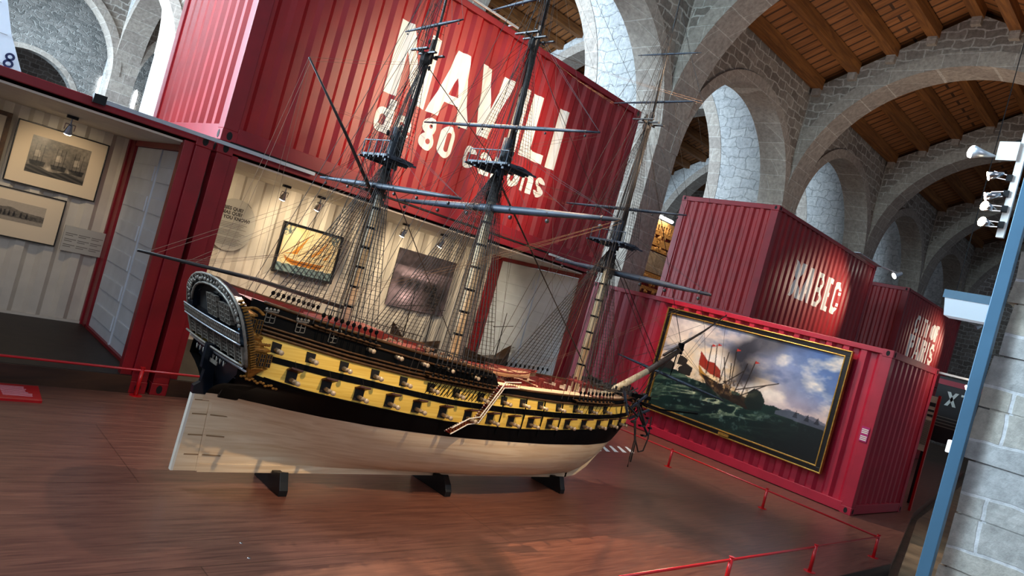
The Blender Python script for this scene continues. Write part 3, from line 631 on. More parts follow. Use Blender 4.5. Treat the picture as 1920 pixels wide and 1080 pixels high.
for k, s in enumerate(('SABIES QUE?', '\u00bfSAB\u00cdAS QUE?', 'DID YOU KNOW?')):
    wdt = {0:.40,1:.42,2:.44}[k]
    text_mesh(s, .062, lambda a, b, k=k: (-8.10+a*.98-(.03 if k else 0), YB-.014, 1.975-k*.062+b), M['textd'], ip, bold=.0022)
tl = MB()
for r_ in range(15):
    if r_ in (4, 9): continue
    tl.box(-8.06, -8.06+.40-(r_%3)*.04, YB-.0135, YB-.0125, 1.80-r_*.021, 1.806-r_*.021)
tl.build('text_lines', M['textm'], ip)

# the great painting on the crimson container
gp = thing('framed_painting', (-.06, 2.27, .44), 'large sea battle oil painting in black and gold frame on the crimson container', 'painting')
y0, y1, z0, z1 = .545, 4.04, .44, 2.43
def fr(y0, y1, z0, z1, w_, xa, xb): 
    m_ = MB(); m_.box(xa,xb,y0,y1,z0,z0+w_); m_.box(xa,xb,y0,y1,z1-w_,z1); m_.box(xa,xb,y0,y0+w_,z0+w_,z1-w_); m_.box(xa,xb,y1-w_,y1,z0+w_,z1-w_); return m_
fr(y0,y1,z0,z1,.022,-.085,0).build('gold_moulding', M['gold'], gp, bevel=.006)
fr(y0+.022,y1-.022,z0+.022,z1-.022,.07,-.07,-.01).build('frame', M['fblack'], gp, bevel=.006)
fr(y0+.09,y1-.09,z0+.09,z1-.09,.022,-.078,-.01).build('gold_moulding', M['gold'], gp, bevel=.006)
W_, H_ = (y1-y0-.22), (z1-z0-.22)
picture(battle, 330, 175, W_, H_, lambda u, v: (-.045, y1-.11-u, z0+.11+v), gp)
MB().box(-.1,-.07,2.16,2.36,z0+.03,z0+.075).build('name_plate', M['gold'], gp, label='small gilt name plate')
lb = thing('label_panel', (-.01, .1, 1.13), 'small magenta label with white lines on the near corner of the crimson container', 'label')
MB().box(-.014,-.006,.04,.155,1.13,1.36).build('panel', mat('magenta_label', c(176,30,104), .5), lb)
t_ = MB()
for k in range(7):
    if k == 3: continue
    t_.box(-.016,-.0145,.05,.145,1.15+k*.027,1.166+k*.027)
t_.build('text_lines', M['cream'], lb)

# ------------------------------------------------------------------ small spotlights
def spot_fixture(name='spotlight'):
    t = thing(name, (0,0,0), 'x', 'spotlight')
    b = MB().box(-.05,.05,-.025,.025,-.03,0); b.build('track_adapter', M['blackm'], t)
    MB().tube([(0,0,-.03),(0,0,-.09)], .008, 6).build('stem', M['chrome'], t)
    y = MB(); y.tube([(-.045,0,-.09),(.045,0,-.09)], .006, 6); y.tube([(-.045,0,-.09),(-.045,.02,-.15)], .005, 6); y.tube([(.045,0,-.09),(.045,.02,-.15)], .005, 6); y.build('yoke', M['chrome'], t)
    MB().tube([(0,-.005,-.10),(0,.02,-.15),(0,.035,-.185)], [.018,.034,.044], 12).build('lamp_body', M['chrome'], t)
    MB().tube([(0,.0352,-.186),(0,.038,-.192)], [.040,.036], 12).build('bulb', M['lampon'], t)
    return t
proto = spot_fixture(); first = True
ZC = 2.46
lamps = [(-11.0,4.95,'spotlight on the left room ceiling at the very left edge', (-10.9,5.8,1.5), 4), (-10.08,4.9,'ceiling spotlight above the large engraving', (-9.95,5.8,1.7), 9),
 (-8.62,4.75,'ceiling spotlight beside the round information panel', (-8.0,5.8,1.6), 18), (-7.65,4.95,'ceiling spotlight in front of the galley picture', (-6.8,5.8,1.7), 30),
 (-7.15,4.95,'ceiling spotlight by the mizzen rigging', (-6.2,5.8,1.5), 16), (-5.75,4.95,'ceiling spotlight over the purple-grey poster, left of the mainmast', (-4.9,5.8,1.6), 22),
 (-5.3,4.6,'ceiling spotlight over the poster, just left of the mainmast shrouds', (-4.3,5.8,1.4), 18), (-4.55,4.55,'ceiling spotlight right of the mainmast near the white doors', (-3.6,5.8,1.2), 10)]
for x, y, lb_, tg, pw in lamps:
    o = proto if first else copy_tree(proto, (x,y,ZC)); first = False
    o.location = (x,y,ZC); o['label'] = lb_; o['group'] = 'ceiling spotlights in the open containers'
    if o is proto: ORG[o.name] = Vector((x,y,ZC))
    spot((x, y+.05, ZC-.24), tg, pw*1.6, (1, .82, .56), 100, .8, .04)
for x0 in (-12.2,-7.6,-5.0): # track bars
    MB().box(x0-1.0, x0+1.2, 4.93, 4.97, ZC, ZC+.015).build('light_track', M['white'], openL if x0 < -9 else openR)
# ------------------------------------------------------------------ the ship model
K = 1.17
ship = thing('ship_model', (-7.2, K, .10), 'large rigged sailing warship model with yellow gun bands, on three black supports', 'ship model')
def tb(xs, ys): return lambda x: float(np.interp(x, xs, ys))
BM = tb([-9.56,-9.3,-9.0,-8.5,-7.5,-6.5,-5.8,-5.4,-5.1,-4.92,-4.80,-4.72], [.43,.465,.50,.54,.56,.55,.505,.43,.335,.24,.14,.02])
ZK = tb([-9.50,-9.45,-5.5,-5.35,-5.22,-5.12,-5.02,-4.92,-4.84,-4.76,-4.71], [.15,.15,.15,.18,.24,.33,.42,.52,.62,.78,1.02])
ZW = tb([-9.5,-9.0,-8.4,-7.7,-6.6,-4.7], [.685,.67,.65,.63,.62,.63])
L0 = tb([-9.56,-9.4,-9.1,-8.75,-8.2,-7.8,-7.06,-6.6,-5.85,-4.7], [.965,.93,.88,.84,.79,.76,.745,.755,.79,.84])
L1 = tb([-9.56,-9.1,-8.8,-8.24,-7.86,-7.2,-6.5,-5.9,-4.7], [1.055,1.01,.98,.94,.905,.885,.885,.90,.94])
U0 = tb([-9.56,-9.1,-8.7,-8.24,-7.8,-7.2,-6.5,-5.9,-4.7], [1.095,1.05,1.02,.98,.945,.933,.935,.945,.98])
U1 = tb([-9.56,-9.1,-8.8,-8.26,-7.9,-7.3,-6.5,-5.9,-4.7], [1.215,1.16,1.125,1.08,1.06,1.035,1.022,1.03,1.07])
TR = tb([-9.6,-9.06,-8.6,-8.1,-7.5,-7.36,-7.30,-6.9,-5.4,-4.7], [1.43,1.36,1.31,1.26,1.215,1.205,1.105,1.095,1.11,1.14])
PA = tb([-9.5,-9.1,-8.6,-8.0,-7.0,-6.2,-5.6,-5.2,-4.9], [1.0,1.1,1.35,2.0,3.0,2.8,2.0,1.5,1.3])
PB = tb([-9.5,-9.3,-9.1,-8.8,-8.4,-7.9,-7.0,-6.2,-5.6,-5.2,-4.9], [7.5,4.2,2.6,1.5,.95,.66,.5,.52,.66,.85,1.0])
def yb(x, z):
    B = BM(x); zk = ZK(x); zm = max(.86, zk+.1); t = min(1, max(0, (z-zk)/(zm-zk)))
    y = B*(1-(1-t)**PA(x))**PB(x)
    if z > .92: y -= B*.17*((z-.92)/.45)**1.15
    if x > -5.0 and z > .9: y += .05*(z-.9)/.2*min(1, (x+5.0)/.2)
    return max(y, .012)
XH = [-9.56+i*(4.85/110) for i in range(111)]
def strip(lo, hi, n, off=0.0, x0=-9.6, x1=-4.6, clampk=True):
    mb = MB()
    for s in (-1, 1):
        P = []
        for x in XH:
            if x < x0 or x > x1: continue
            a, b = lo(x), hi(x)
            if clampk: a = max(a, ZK(x)); b = max(b, a+.0005)
            P.append([(x, K+s*(yb(x, a+(b-a)*j/n)+off), a+(b-a)*j/n) for j in range(n+1)])
        mb.grid(P)
        if s == -1: pass
    return mb
bt = strip(ZK, ZW, 16); bt.build('hull_bottom', M['hullw'], ship, True, label='bare pale wood underwater hull')
# keel and stem
kl = MB(); kl.box(-9.46, -5.42, K-.017, K+.017, .105, .165)
kl.build('keel', M['hullw'], ship)
stp = MB()
SP = [(-5.45,.105),(-5.28,.135),(-5.12,.235),(-5.02,.34),(-4.92,.44),(-4.82,.55),(-4.73,.66),(-4.66,.80),(-4.58,.92),(-4.46,1.03),(-4.40,1.10),(-4.46,1.12),(-4.6,1.04),(-4.72,1.04),(-4.75,.78),(-4.86,.60),(-4.95,.50),(-5.06,.40),(-5.20,.27),(-5.33,.20),(-5.45,.17)]
lowp = [p for p in SP if p[1] <= .63]; 
stp.prism([(-5.45,.105),(-5.28,.135),(-5.12,.235),(-5.02,.34),(-4.92,.44),(-4.82,.55),(-4.75,.63),(-4.83,.63),(-4.95,.50),(-5.06,.40),(-5.20,.27),(-5.33,.20),(-5.45,.17)], lambda a,b,t: (a,t,b), K-.017, K+.017)
stp.build('stem', M['hullw'], ship)
st2 = MB(); st2.prism([(-4.75,.63),(-4.68,.74),(-4.60,.88),(-4.48,.99),(-4.40,1.08),(-4.43,1.13),(-4.52,1.10),(-4.62,1.05),(-4.73,1.04),(-4.76,.80),(-4.83,.63)], lambda a,b,t: (a,t,b), K-.022, K+.022); st2.build('beakhead', M['hullb'], ship)
strip(ZW, L0, 8, .002).build('wale', M['hullb'], ship, True, label='black painted wale above the waterline')
strip(L0, L1, 4, .003).build('gun_band', M['yellow'], ship, True, label='lower yellow gun band')
strip(L1, U0, 2, .008).build('black_band', M['hullb'], ship, True)
strip(U0, U1, 4, .003).build('gun_band', M['yellow'], ship, True, label='upper yellow gun band')
strip(U1, TR, 5, 0).build('bulwark', M['hullb'], ship, True, label='black upper bulwark')
def rail(zf, r, x0, x1, m, off=.012, nm='moulding'):
    mb = MB()
    for s in (-1, 1):
        pts = [(x, K+s*(yb(x, zf(x))+off), zf(x)) for x in XH if x0 <= x <= x1]; mb.tube(pts, r, 6)
    return mb.build(nm, m, ship, True)
rail(lambda x: U1(x)+.008, .011, -9.5, -4.8, M['mould']); rail(lambda x: U1(x)+.035, .010, -9.5, -7.3, M['mould']); rail(lambda x: U1(x)+.062, .008, -9.5, -7.3, M['mould'])
rail(lambda x: TR(x)-.055, .009, -9.5, -7.4, M['mould']); rail(lambda x: TR(x), .013, -9.5, -7.37, M['mould'], 0); rail(lambda x: TR(x), .012, -7.28, -4.76, M['mould'], 0)
rail(L0, .006, -9.4, -4.8, M['hullb'], .006)
# inner bulwark lining and decks
def inner(x0, x1, dz, m, nm, lab=None):
    mb = MB()
    for s in (-1, 1):
        mb.grid([[(x, K+s*(yb(x, TR(x))-.018), TR(x)-q) for q in (0, dz)] for x in XH if x0 <= x <= x1])
    return mb.build(nm, m, ship, label=lab)
inner(-9.5, -7.37, .12, M['ox'], 'bulwark_lining', 'oxblood inner face of the bulwark'); inner(-7.28, -4.85, .07, M['ox'], 'bulwark_lining')
def deckp(x0, x1, dz, m, nm, inset=.015, lab=None):
    mb = MB(); mb.grid([[(x, K+q*(yb(x, TR(x)-dz)-inset), TR(x)-dz+.012*(1-abs(q))) for q in (-1,-.5,0,.5,1)] for x in XH if x0 <= x <= x1]); return mb.build(nm, m, ship, label=lab)
deckp(-9.5, -8.55, .035, M['poop'], 'poop_deck', lab='pale pink poop deck'); deckp(-8.6, -7.36, .10, M['deck'], 'quarter_deck'); deckp(-7.38, -4.8, .055, M['deck'], 'main_deck', lab='pale planked deck')
# gangway planking on the waist, near side
g2 = MB(); g2.grid([[(x, K-(yb(x, TR(x))-.012)+q, TR(x)+.002) for q in (0, .07)] for x in XH if -9.1 <= x <= -7.5]); g2.build('waterway', M['white'], ship, label='white strip along the inner edge of the quarterdeck')
gw = MB(); gw.grid([[(x, K-(yb(x, TR(x))-.005)+q, TR(x)+.006) for q in (0, .16)] for x in XH if -7.3 <= x <= -5.9]); gw.build('gangway', M['deck'], ship)
# waist opening and gratings
for x in (-7.0, -6.55, -6.1):
    g = MB()
    for k in range(8): g.box(x-.14+k*.04, x-.13+k*.04, K-.12, K+.12, 1.062, 1.078)
    for k in range(7): g.box(x-.15, x+.16, K-.12+k*.04, K-.11+k*.04, 1.064, 1.08)
    g.build('hatch_grating', M['ox'], ship)
# gun ports, lids and cannon
def nrm(x, z):
    e = .02; return Vector((-(yb(x+e, z)-yb(x-e, z))/(2*e)*-1, -1, 0)).normalized()
lowx = [-9.20,-8.94,-8.67,-8.40,-8.14,-7.87,-7.60,-7.34,-7.08,-6.82,-6.56,-6.29,-6.02,-5.76,-5.50,-5.25]
upx = [-9.34,-9.09,-8.83,-8.57,-8.31,-8.04,-7.77,-7.50,-7.22,-6.98,-6.74,-6.48,-6.21,-5.95,-5.68]
def cannon_mb(base, d, L=.13, r=.0145):
    base = Vector(base); mb = MB(); ts = [0,.55,.58,.61,.86,.90,1.0]; rr = [1.15,1.0,1.2,1.0,.85,1.25,1.15]
    mb.tube([base+d*L*t for t in ts], [r*q for q in rr], 8); return mb
cproto = None
def port(x, z, hw, hh, lid, glen=.16, side=-1, proud=.004):
    y = K+side*(yb(x, z)+proud); tx = (yb(x+.05, z)-yb(x-.05, z))/.1; tdir = Vector((1, side*tx, 0)).normalized(); n_ = Vector((tx*-1, side, 0)).normalized()
    if side == -1: n_ = Vector((tx, 1, 0)).normalized()*-1; n_ = Vector((tdir.y, -tdir.x, 0))
    else: n_ = Vector((-tdir.y, tdir.x, 0))
    slope = (L0(x+.1)-L0(x-.1))/.2; td = Vector((tdir.x, tdir.y, slope*.9)).normalized(); up = Vector((0,0,1))
    c_ = Vector((x, y, z))
    p = MB().cbox(c_-n_*.012, td*hw, n_*.018, up*hh).build('gun_port', M['port'], ship)
    cn = cannon_mb(c_-n_*.01-up*hh*.3, (n_+Vector((0,0,.04))).normalized(), glen).build('cannon', M['brass'], ship, True)
    if lid:
        ld = MB(); d = (n_*.9+up*.36).normalized(); s_ = d.cross(td); ld.cbox(c_+up*(hh+.004)+d*.040, td*(hw+.006), d*.042, s_*.006); 
        ld.build('port_lid', M['lid'], ship)
        MB().tube([c_+up*hh+d*.06, c_+up*(hh+.075)], .0014, 3).build('lid_rope', M['rope'], ship) if side == -1 else None
for x in lowx: port(x, (L0(x)+L1(x))/2-.005, .038, .042, True, .16-.055*(x+9.2)/4)
for x in upx: port(x, (U0(x)+U1(x))/2, .033, .036, False, .135-.045*(x+9.2)/4)
for x in (-8.66,-8.41,-8.16,-7.90,-7.62): # quarterdeck guns
    z = U1(x)+.115 if x < -7.7 else U1(x)+.10
    y = K-yb(x, z)-.002; cannon_mb((x, y+.03, z), Vector((0.08,-1,.03)).normalized(), .11, .014).build('cannon', M['brass'], ship, True)
# carved windows on the black quarter
for x in (-9.42,-9.20,-8.95):
    z = U1(x)+.125; y = K-yb(x, z)-.006; g = MB()
    for k in range(3): g.box(x-.036+k*.034, x-.031+k*.034, y-.006, y, z-.038, z+.038)
    for k in range(3): g.box(x-.036, x+.037, y-.006, y, z-.038+k*.034, z-.033+k*.034)
    g.box(x-.045,x+.046,y-.012,y,z+.038,z+.046)
    for k in range(4): g.sphere((x-.04+k*.027, y-.008, z+.054), .011, 6, 4)
    g.build('quarter_window', M['greyc'], ship)
# frames/riders standing on the forward yellow band
rd = MB()
for x in (-7.22,-6.93,-6.68,-6.42,-5.28):
    rd.tube([(x, K-yb(x,z)-.012, z) for z in (L0(x)-.06, L1(x), U1(x)+.03)], .008, 4)
rd.build('side_fender', M['hullb'], ship)
fr_ = MB()
for k in range(16):
    x = -8.05+k*.038; z0 = U1(x)+.0; fr_.tube([(x, K-yb(x,z0)-.05, z0), (x-.05, K-yb(x,z0)-.006, z0-.14)], .0035, 4)
fr_.build('chain_plate', M['hullb'], ship)

# stern: counter, rudder, transom, galleries
XT = lambda z: -9.55-(z-1.0)*.36
ct = MB(); secs = [(.66, -9.47, .05),(.76,-9.49,.14),(.86,-9.52,.30),(.95,-9.545,.44),(1.0,-9.56,.52)]
P = []
for z, x, hwid in secs: P.append([(x-.02*(1-abs(q)**2), K+q*hwid, z) for q in np.linspace(-1,1,15)])
ct.grid(P); P2 = [[(x+.10, K+q*hwid, z-.0) for q in (-1, 1)] for z, x, hwid in secs]
cs = MB(); cs.grid([[(x, K-h_, z), (x+.12, K-max(yb(x+.12, z),h_*.9), z)] for z, x, h_ in secs]); cs.build('counter_side', M['hullb'], ship, True); cs = MB(); cs.grid([[(x, K+h_, z), (x+.12, K+max(yb(x+.12, z),h_*.9), z)] for z, x, h_ in secs])
cs.build('counter_side', M['hullb'], ship, True)
ct.build('stern_counter', M['rudder'], ship, True, label='black glossy stern counter')
for z, hwd, dx in ((.97,.53,-.02),(.875,.36,-.012)):
    MB().tube([(XT(1)+dx+.02*abs(q)**2+(.03 if z < .9 else 0), K+q*hwd, z) for q in np.linspace(-1,1,13)], .0075, 6).build('counter_moulding', M['alu'] if z > .9 else M['rudder'], ship, True)
fs = MB()
for k in range(9):
    q = -.55+k*.13; fs.tube([(-9.585, K+q*.5, .955), (-9.58, K+(q+.05)*.5, .925), (-9.575, K+(q+.1)*.5, .955)], .004, 4)
fs.build('garland', M['greyc'], ship)
nm_ = MB()
for k in range(6): nm_.box(-9.592,-9.585,K-.05-k*.022,K-.035-k*.022,.905+.0,.93)
nm_.build('stern_name', M['greyc'], ship)
rb = MB(); rb.prism([(-9.63,.115),(-9.475,.115),(-9.515,.665),(-9.622,.665)], lambda a,b,t: (a,t,b), K-.018, K+.018); rb.build('rudder_blade', M['hullw'], ship)
MB().prism([(-9.645,.115),(-9.628,.115),(-9.622,.665),(-9.64,.665)], lambda a,b,t: (a,t,b), K-.02, K+.02).build('rudder_edge', M['cream'], ship, label='pale edge plank of the rudder')
MB().prism([(-9.64,.665),(-9.51,.665),(-9.56,1.02),(-9.63,1.02),(-9.625,.85),(-9.60,.84),(-9.605,.75),(-9.645,.72)], lambda a,b,t: (a,t,b), K-.022, K+.022).build('rudder_head', M['rudder'], ship)
MB().prism([(-9.475,.115),(-9.455,.115),(-9.49,.70),(-9.51,.70)], lambda a,b,t: (a,t,b), K-.02, K+.02).build('stern_post', M['hullw'], ship)
for z in (.23,.37,.52,.62):
    gd = MB(); xx = -9.475-(z-.115)*.07; gd.box(xx-.10, xx+.0, K-.0215, K-.017, z, z+.008); gd.prism([(xx+.03,z-.002),(xx+.16,z-.007),(xx+.16,z+.001),(xx+.03,z+.006)], lambda a,b,t: (a,t,b), K-.019, K-.014); gd.build('rudder_strap', M['strap'], ship)
# transom outline (half widths up the stern)
half = [(1.0,.53),(1.08,.545),(1.18,.545),(1.27,.53),(1.33,.50),(1.38,.45),(1.42,.38),(1.455,.28),(1.475,.16),(1.485,0)]
out = [(K-h_, z) for z, h_ in half]+[(K+h_, z) for z, h_ in reversed(half[:-1])]
def tr(a, b, t): return (XT(b)+t, a, b)
def inset(s, zb): return [(K+(a-K)*s, zb+(b-zb)*s) for a, b in out]
inn = inset(.80, 1.17); inn = [(a, max(b, 1.20)) for a, b in inn]
tp = MB(); tp.prism(out, tr, .03, .06); tp.build('transom_panel', M['rudder'], ship)
cv = MB()   # arch of carving: ring between outline and inner arch
n_ = len(out)
for i in range(n_-1):
    a, b, c2, d = out[i], out[i+1], inn[i+1], inn[i]
    if min(a[1], b[1]) < 1.17: continue
    cv.add([tr(*a,-.005),tr(*b,-.005),tr(*c2,-.005),tr(*d,-.005),tr(*a,.03),tr(*b,.03),tr(*c2,.03),tr(*d,.03)], [(0,1,2,3),(7,6,5,4),(0,4,5,1),(3,2,6,7)])
cv.build('stern_arch', M['rudder'], ship)
MB().tube([tr(*q, -.004) for q in out], .010, 6).build('taffrail', M['greyc'], ship, True)
MB().tube([tr(*q, -.008) for q in inn if q[1] > 1.201], .009, 6).build('inner_arch', M['greyc'], ship, True)
# twisted beading down each edge
for s in (-1, 1):
    bd = MB()
    for k in range(26):
        z = 1.0+k*.016; hw_ = float(np.interp(z, [q[0] for q in half], [q[1] for q in half])); bd.cbox((XT(z)+.035, K+s*(hw_+.012), z), (.016,0,.006), (0,.008,0), (0,0,.0045))
    bd.build('rope_beading', M['gilt'], ship)
cr = MB(); random.seed(5)
for i in range(46):
    t = i/45; k = t*(n_-1); j = min(int(k), n_-2); u = k-j; a = [out[j][q]*(1-u)+out[j+1][q]*u for q in (0,1)]; b = [inn[j][q]*(1-u)+inn[j+1][q]*u for q in (0,1)]
    m_ = [(a[q]+b[q])/2 for q in (0,1)]
    if m_[1] < 1.24: continue
    cr.sphere(tr(m_[0], m_[1]+random.uniform(-.008,.008), -.012), random.uniform(.012,.021), 7, 5, (.5,1,.8)); cr.tube([tr(m_[0]-.02,m_[1],-.012), tr(m_[0]+random.uniform(-.02,.03),m_[1]+.03,-.014)], .004, 4)
cr.build('arch_carving', M['greyc'], ship, label='silvery carved figures in the stern arch')
def win_row(y0, y1, n, z0, z1, m, nm, x_off=-.012):
    wd_ = (y1-y0)/n
    for k in range(n):
        a, b = y0+k*wd_+.008, y0+(k+1)*wd_-.008; g = MB()
        for q in (a, (a+b)/2-.002, b-.005): g.add([tr(q,z0,x_off),tr(q+.005,z0,x_off),tr(q+.005,z1,x_off),tr(q,z1,x_off),tr(q,z0,.02),tr(q+.005,z0,.02),tr(q+.005,z1,.02),tr(q,z1,.02)], [(0,1,2,3),(0,4,5,1),(1,5,6,2),(2,6,7,3),(3,7,4,0)])
        for r_ in range(5):
            z = z0+(z1-z0-.005)*r_/4; g.add([tr(a,z,x_off),tr(b,z,x_off),tr(b,z+.005,x_off),tr(a,z+.005,x_off),tr(a,z,.02),tr(b,z,.02),tr(b,z+.005,.02),tr(a,z+.005,.02)], [(0,1,2,3),(0,4,5,1),(1,5,6,2),(2,6,7,3),(3,7,4,0)])
        o = g.build(nm, m, ship)
        gl = MB(); gl.add([tr(a,z0,.015),tr(b,z0,.015),tr(b,z1,.015),tr(a,z1,.015)], [(0,1,2,3)]); gl.build('pane', M['glassb'] if z0 > 1.15 else M['panelg'], o)
win_row(K-.50, K+.50, 8, 1.015, 1.115, M['greyc'], 'stern_window')
win_row(K-.33, K-.13, 2, 1.215, 1.34, M['greyc'], 'gallery_window'); win_row(K-.09, K+.10, 2, 1.215, 1.36, M['greyc'], 'gallery_window')
gp_ = MB(); gp_.add([tr(K+.16,1.215,.028),tr(K+.36,1.215,.028),tr(K+.33,1.33,.028),tr(K+.16,1.36,.028)], [(0,1,2,3)]); gp_.build('gallery_opening', M['port'], ship)
pl_ = MB()
for k in range(9): q = K-.5+k*.125; pl_.add([tr(q-.006,1.005,-.02),tr(q+.006,1.005,-.02),tr(q+.006,1.12,-.02),tr(q-.006,1.12,-.02),tr(q-.006,1.005,.02),tr(q+.006,1.005,.02),tr(q+.006,1.12,.02),tr(q-.006,1.12,.02)], [(0,1,2,3),(0,4,5,1),(1,5,6,2),(2,6,7,3),(3,7,4,0)])
pl_.build('pilaster', M['greyc'], ship)
for z, r, m_ in ((1.005,.008,M['greyc']),(1.135,.006,M['alu']),(1.205,.0055,M['alu'])): MB().tube([tr(K+q*.53, z, -.035-.02*(1-q*q)) for q in np.linspace(-1,1,13)], r, 6).build('gallery_rail', m_, ship, True)
bl = MB()
for k in range(38):
    q = -1+2*k/37; bl.tube([tr(K+q*.52, z, -.035-.02*(1-q*q)) for z in (1.142,1.157,1.172,1.187,1.20)], [.003,.0075,.004,.0075,.003], 5)
bl.build('balustrade', M['greyc'], ship, label='row of turned balusters across the stern gallery')
gf = MB(); gf.grid([[tr(K+q*.53, 1.135, t) for t in (-.04-.02*(1-q*q), .03)] for q in np.linspace(-1,1,13)]); gf.build('gallery_floor', M['rudder'], ship)
lt = MB().tube([(XT(1.5)-.0, K, 1.5),(XT(1.5)-.01, K, 1.55)], .006, 6)
# quarter gallery on each side: a two-storey flaring bay with windows
for s in (-1, 1):
    qg = MB(); x0 = -9.555
    prof = [(.885,.03,-.02),(.92,.07,.02),(.955,.11,.04),(.985,.15,.06),(.995,.165,.07),(1.005,.155,.062),(1.105,.165,.070),(1.112,.185,.082),(1.125,.185,.082),(1.132,.150,.060),(1.175,.135,.050),(1.19,.145,.058),(1.20,.145,.058),(1.208,.125,.045),(1.315,.115,.030),(1.322,.135,.045),(1.335,.135,.045),(1.36,.08,.02),(1.385,.03,-.01)]
    rows = []
    for z, lx, ly in prof:
        xs_ = x0-(z-1)*.33; yo2 = .455+ly-.05*max(0, z-1.2)/.2
        rows.append([(xs_+.02, K+s*(yo2-.03), z), (xs_+.025, K+s*yo2, z), (xs_+lx*.75, K+s*(yo2-.004), z), (xs_+lx, K+s*(yo2-.03), z), (xs_+lx+.005, K+s*(yb(-9.4, z)-.02), z)])
    qg.grid(rows); o = qg.build('quarter_gallery', M['gilt'] if s < 0 else M['mould'], ship, label='gilded quarter gallery' if s < 0 else None)
    if s < 0:
        for z0_, z1_, lx, yy_, nw in ((1.012,1.10,.155,.523,3),(1.215,1.31,.115,.484,2)):
            xa = x0+.03-(z0_-1)*.33; wd_ = (lx-.02)/nw
            for k in range(nw):
                a = xa+k*wd_; gp2 = MB().box(a+.004, a+wd_-.004, K-yy_-.004, K-yy_+.012, z0_, z1_).build('gallery_window', M['port'], o)
                g = MB()
                for q in (0,.5,1): g.box(a+.004+(wd_-.010)*q, a+.007+(wd_-.010)*q, K-yy_-.008, K-yy_, z0_, z1_)
                for q in range(4): zq = z0_+(z1_-z0_-.003)*q/3; g.box(a+.004, a+wd_-.004, K-yy_-.008, K-yy_, zq, zq+.003)
                g.build('glazing_bar', M['gilt'], o)
        MB().box(x0-.085, x0-.045, K-.47, K-.455, 1.22, 1.32).build('side_pane', M['glassb'], o)
        random.seed(9)
        g = MB()
        for k in range(13): g.sphere((x0-.03+k*.0135, K-.520+.002*k, 1.155), .0095, 6, 4, (1,.7,1.3))
        g.build('gallery_carving', M['gilt'], o, kind='stuff')
        g = MB()
        for k in range(15): t = k/14; g.sphere((x0-.10+.145*t, K-.470, 1.345+.032*math.sin(t*3.14)), .011, 6, 4, (1.4,.6,.8))
        g.build('gallery_carving', M['gilt'], o, kind='stuff')
        g = MB()
        for k in range(14): g.sphere((x0+.01+k*.019, K-.475-.002*k, .925-.004*k+.008*math.sin(k*1.9)), .011, 6, 4, (1.2,.7,.8))
        g.build('gallery_carving', M['gilt'], o, kind='stuff')

# accommodation ladder
ld = thing  # (kept as ship part: it is fixed to the hull)
A = [(-7.80,.685),(-7.64,.775),(-7.53,.795),(-7.34,1.115),(-7.16,1.13)]
yo = K-.64
for yq in (yo, yo+.075):
    m_ = MB(); m_.tube([(x,yq,z) for x,z in A], .006, 5); m_.build('ladder_stringer', M['cream'], ship)
m_ = MB(); m_.tube([(x,yo,z+.05) for x,z in A], .006, 5); m_.build('ladder_handrail', M['cream'], ship)
m_ = MB()
for i in range(len(A)-1):
    (a, za), (b, zb) = A[i], A[i+1]; n2 = max(3, int(math.hypot(b-a, zb-za)/.022))
    for k in range(n2): t = (k+.5)/n2; m_.box(a+(b-a)*t-.011, a+(b-a)*t+.011, yo, yo+.075, za+(zb-za)*t-.004, za+(zb-za)*t+.004)
m_.build('ladder_tread', M['ox'], ship)
m_ = MB()
for i in range(len(A)-1):
    (a, za), (b, zb) = A[i], A[i+1]; n2 = max(3, int(math.hypot(b-a, zb-za)/.03))
    for k in range(n2+1): t = k/n2; x = a+(b-a)*t; z = za+(zb-za)*t; m_.tube([(x,yo,z),(x,yo,z+.05)], .003, 4)
m_.build('ladder_baluster', M['gilt'], ship)

# masts ------------------------------------------------------------
def mast(x, zb, ztop, xt, zc, xc, ztg, xg, r):
    """lower mast, topmast, topgallant pole"""
    lo = MB().tube([(x,K,zb),(x+(xt-x)*.5,K,(zb+ztop)/2),(xt,K,ztop+.25)], [r,r*.95,r*.7], 10).build('lower_mast', M['mastw'], ship, True)
    n = 9
    for k in range(n):
        t = (k+.5)/n; z = zb+(ztop-zb)*t; xx = x+(xt-x)*t; MB().tube([(xx,K,z),(xx,K,z+.018)], r*1.08, 10).build('mast_hoop', M['hullb'], lo)
    MB().tube([(xt,K,ztop-.28),(xt,K,ztop+.27)], r*.95, 8).build('mast_head', M['yardb'], ship, True)
    MB().tube([(xt+.05,K,ztop-.05),(xc+.03,K,zc+.14)], [r*.72,r*.5], 8).build('topmast', M['mastd'], ship, True)
    MB().tube([(xc+.05,K,zc-.05),(xg,K,ztg)], [r*.38,r*.16], 6).build('topgallant_mast', M['mastd'], ship, True)
    return lo
MZ = dict(x=-8.62, zb=1.22, ztop=2.66, xt=-8.62, zc=3.56, xc=-8.545, ztg=4.75, xg=-8.53, r=.034)
MN = dict(x=-7.44, zb=1.10, ztop=2.97, xt=-7.49, zc=4.16, xc=-7.51, ztg=5.9, xg=-7.53, r=.046)
FR = dict(x=-5.66, zb=1.08, ztop=2.70, xt=-5.66, zc=4.06, xc=-5.65, ztg=5.55, xg=-5.69, r=.043)
for q in (MZ, MN, FR): mast(**q)
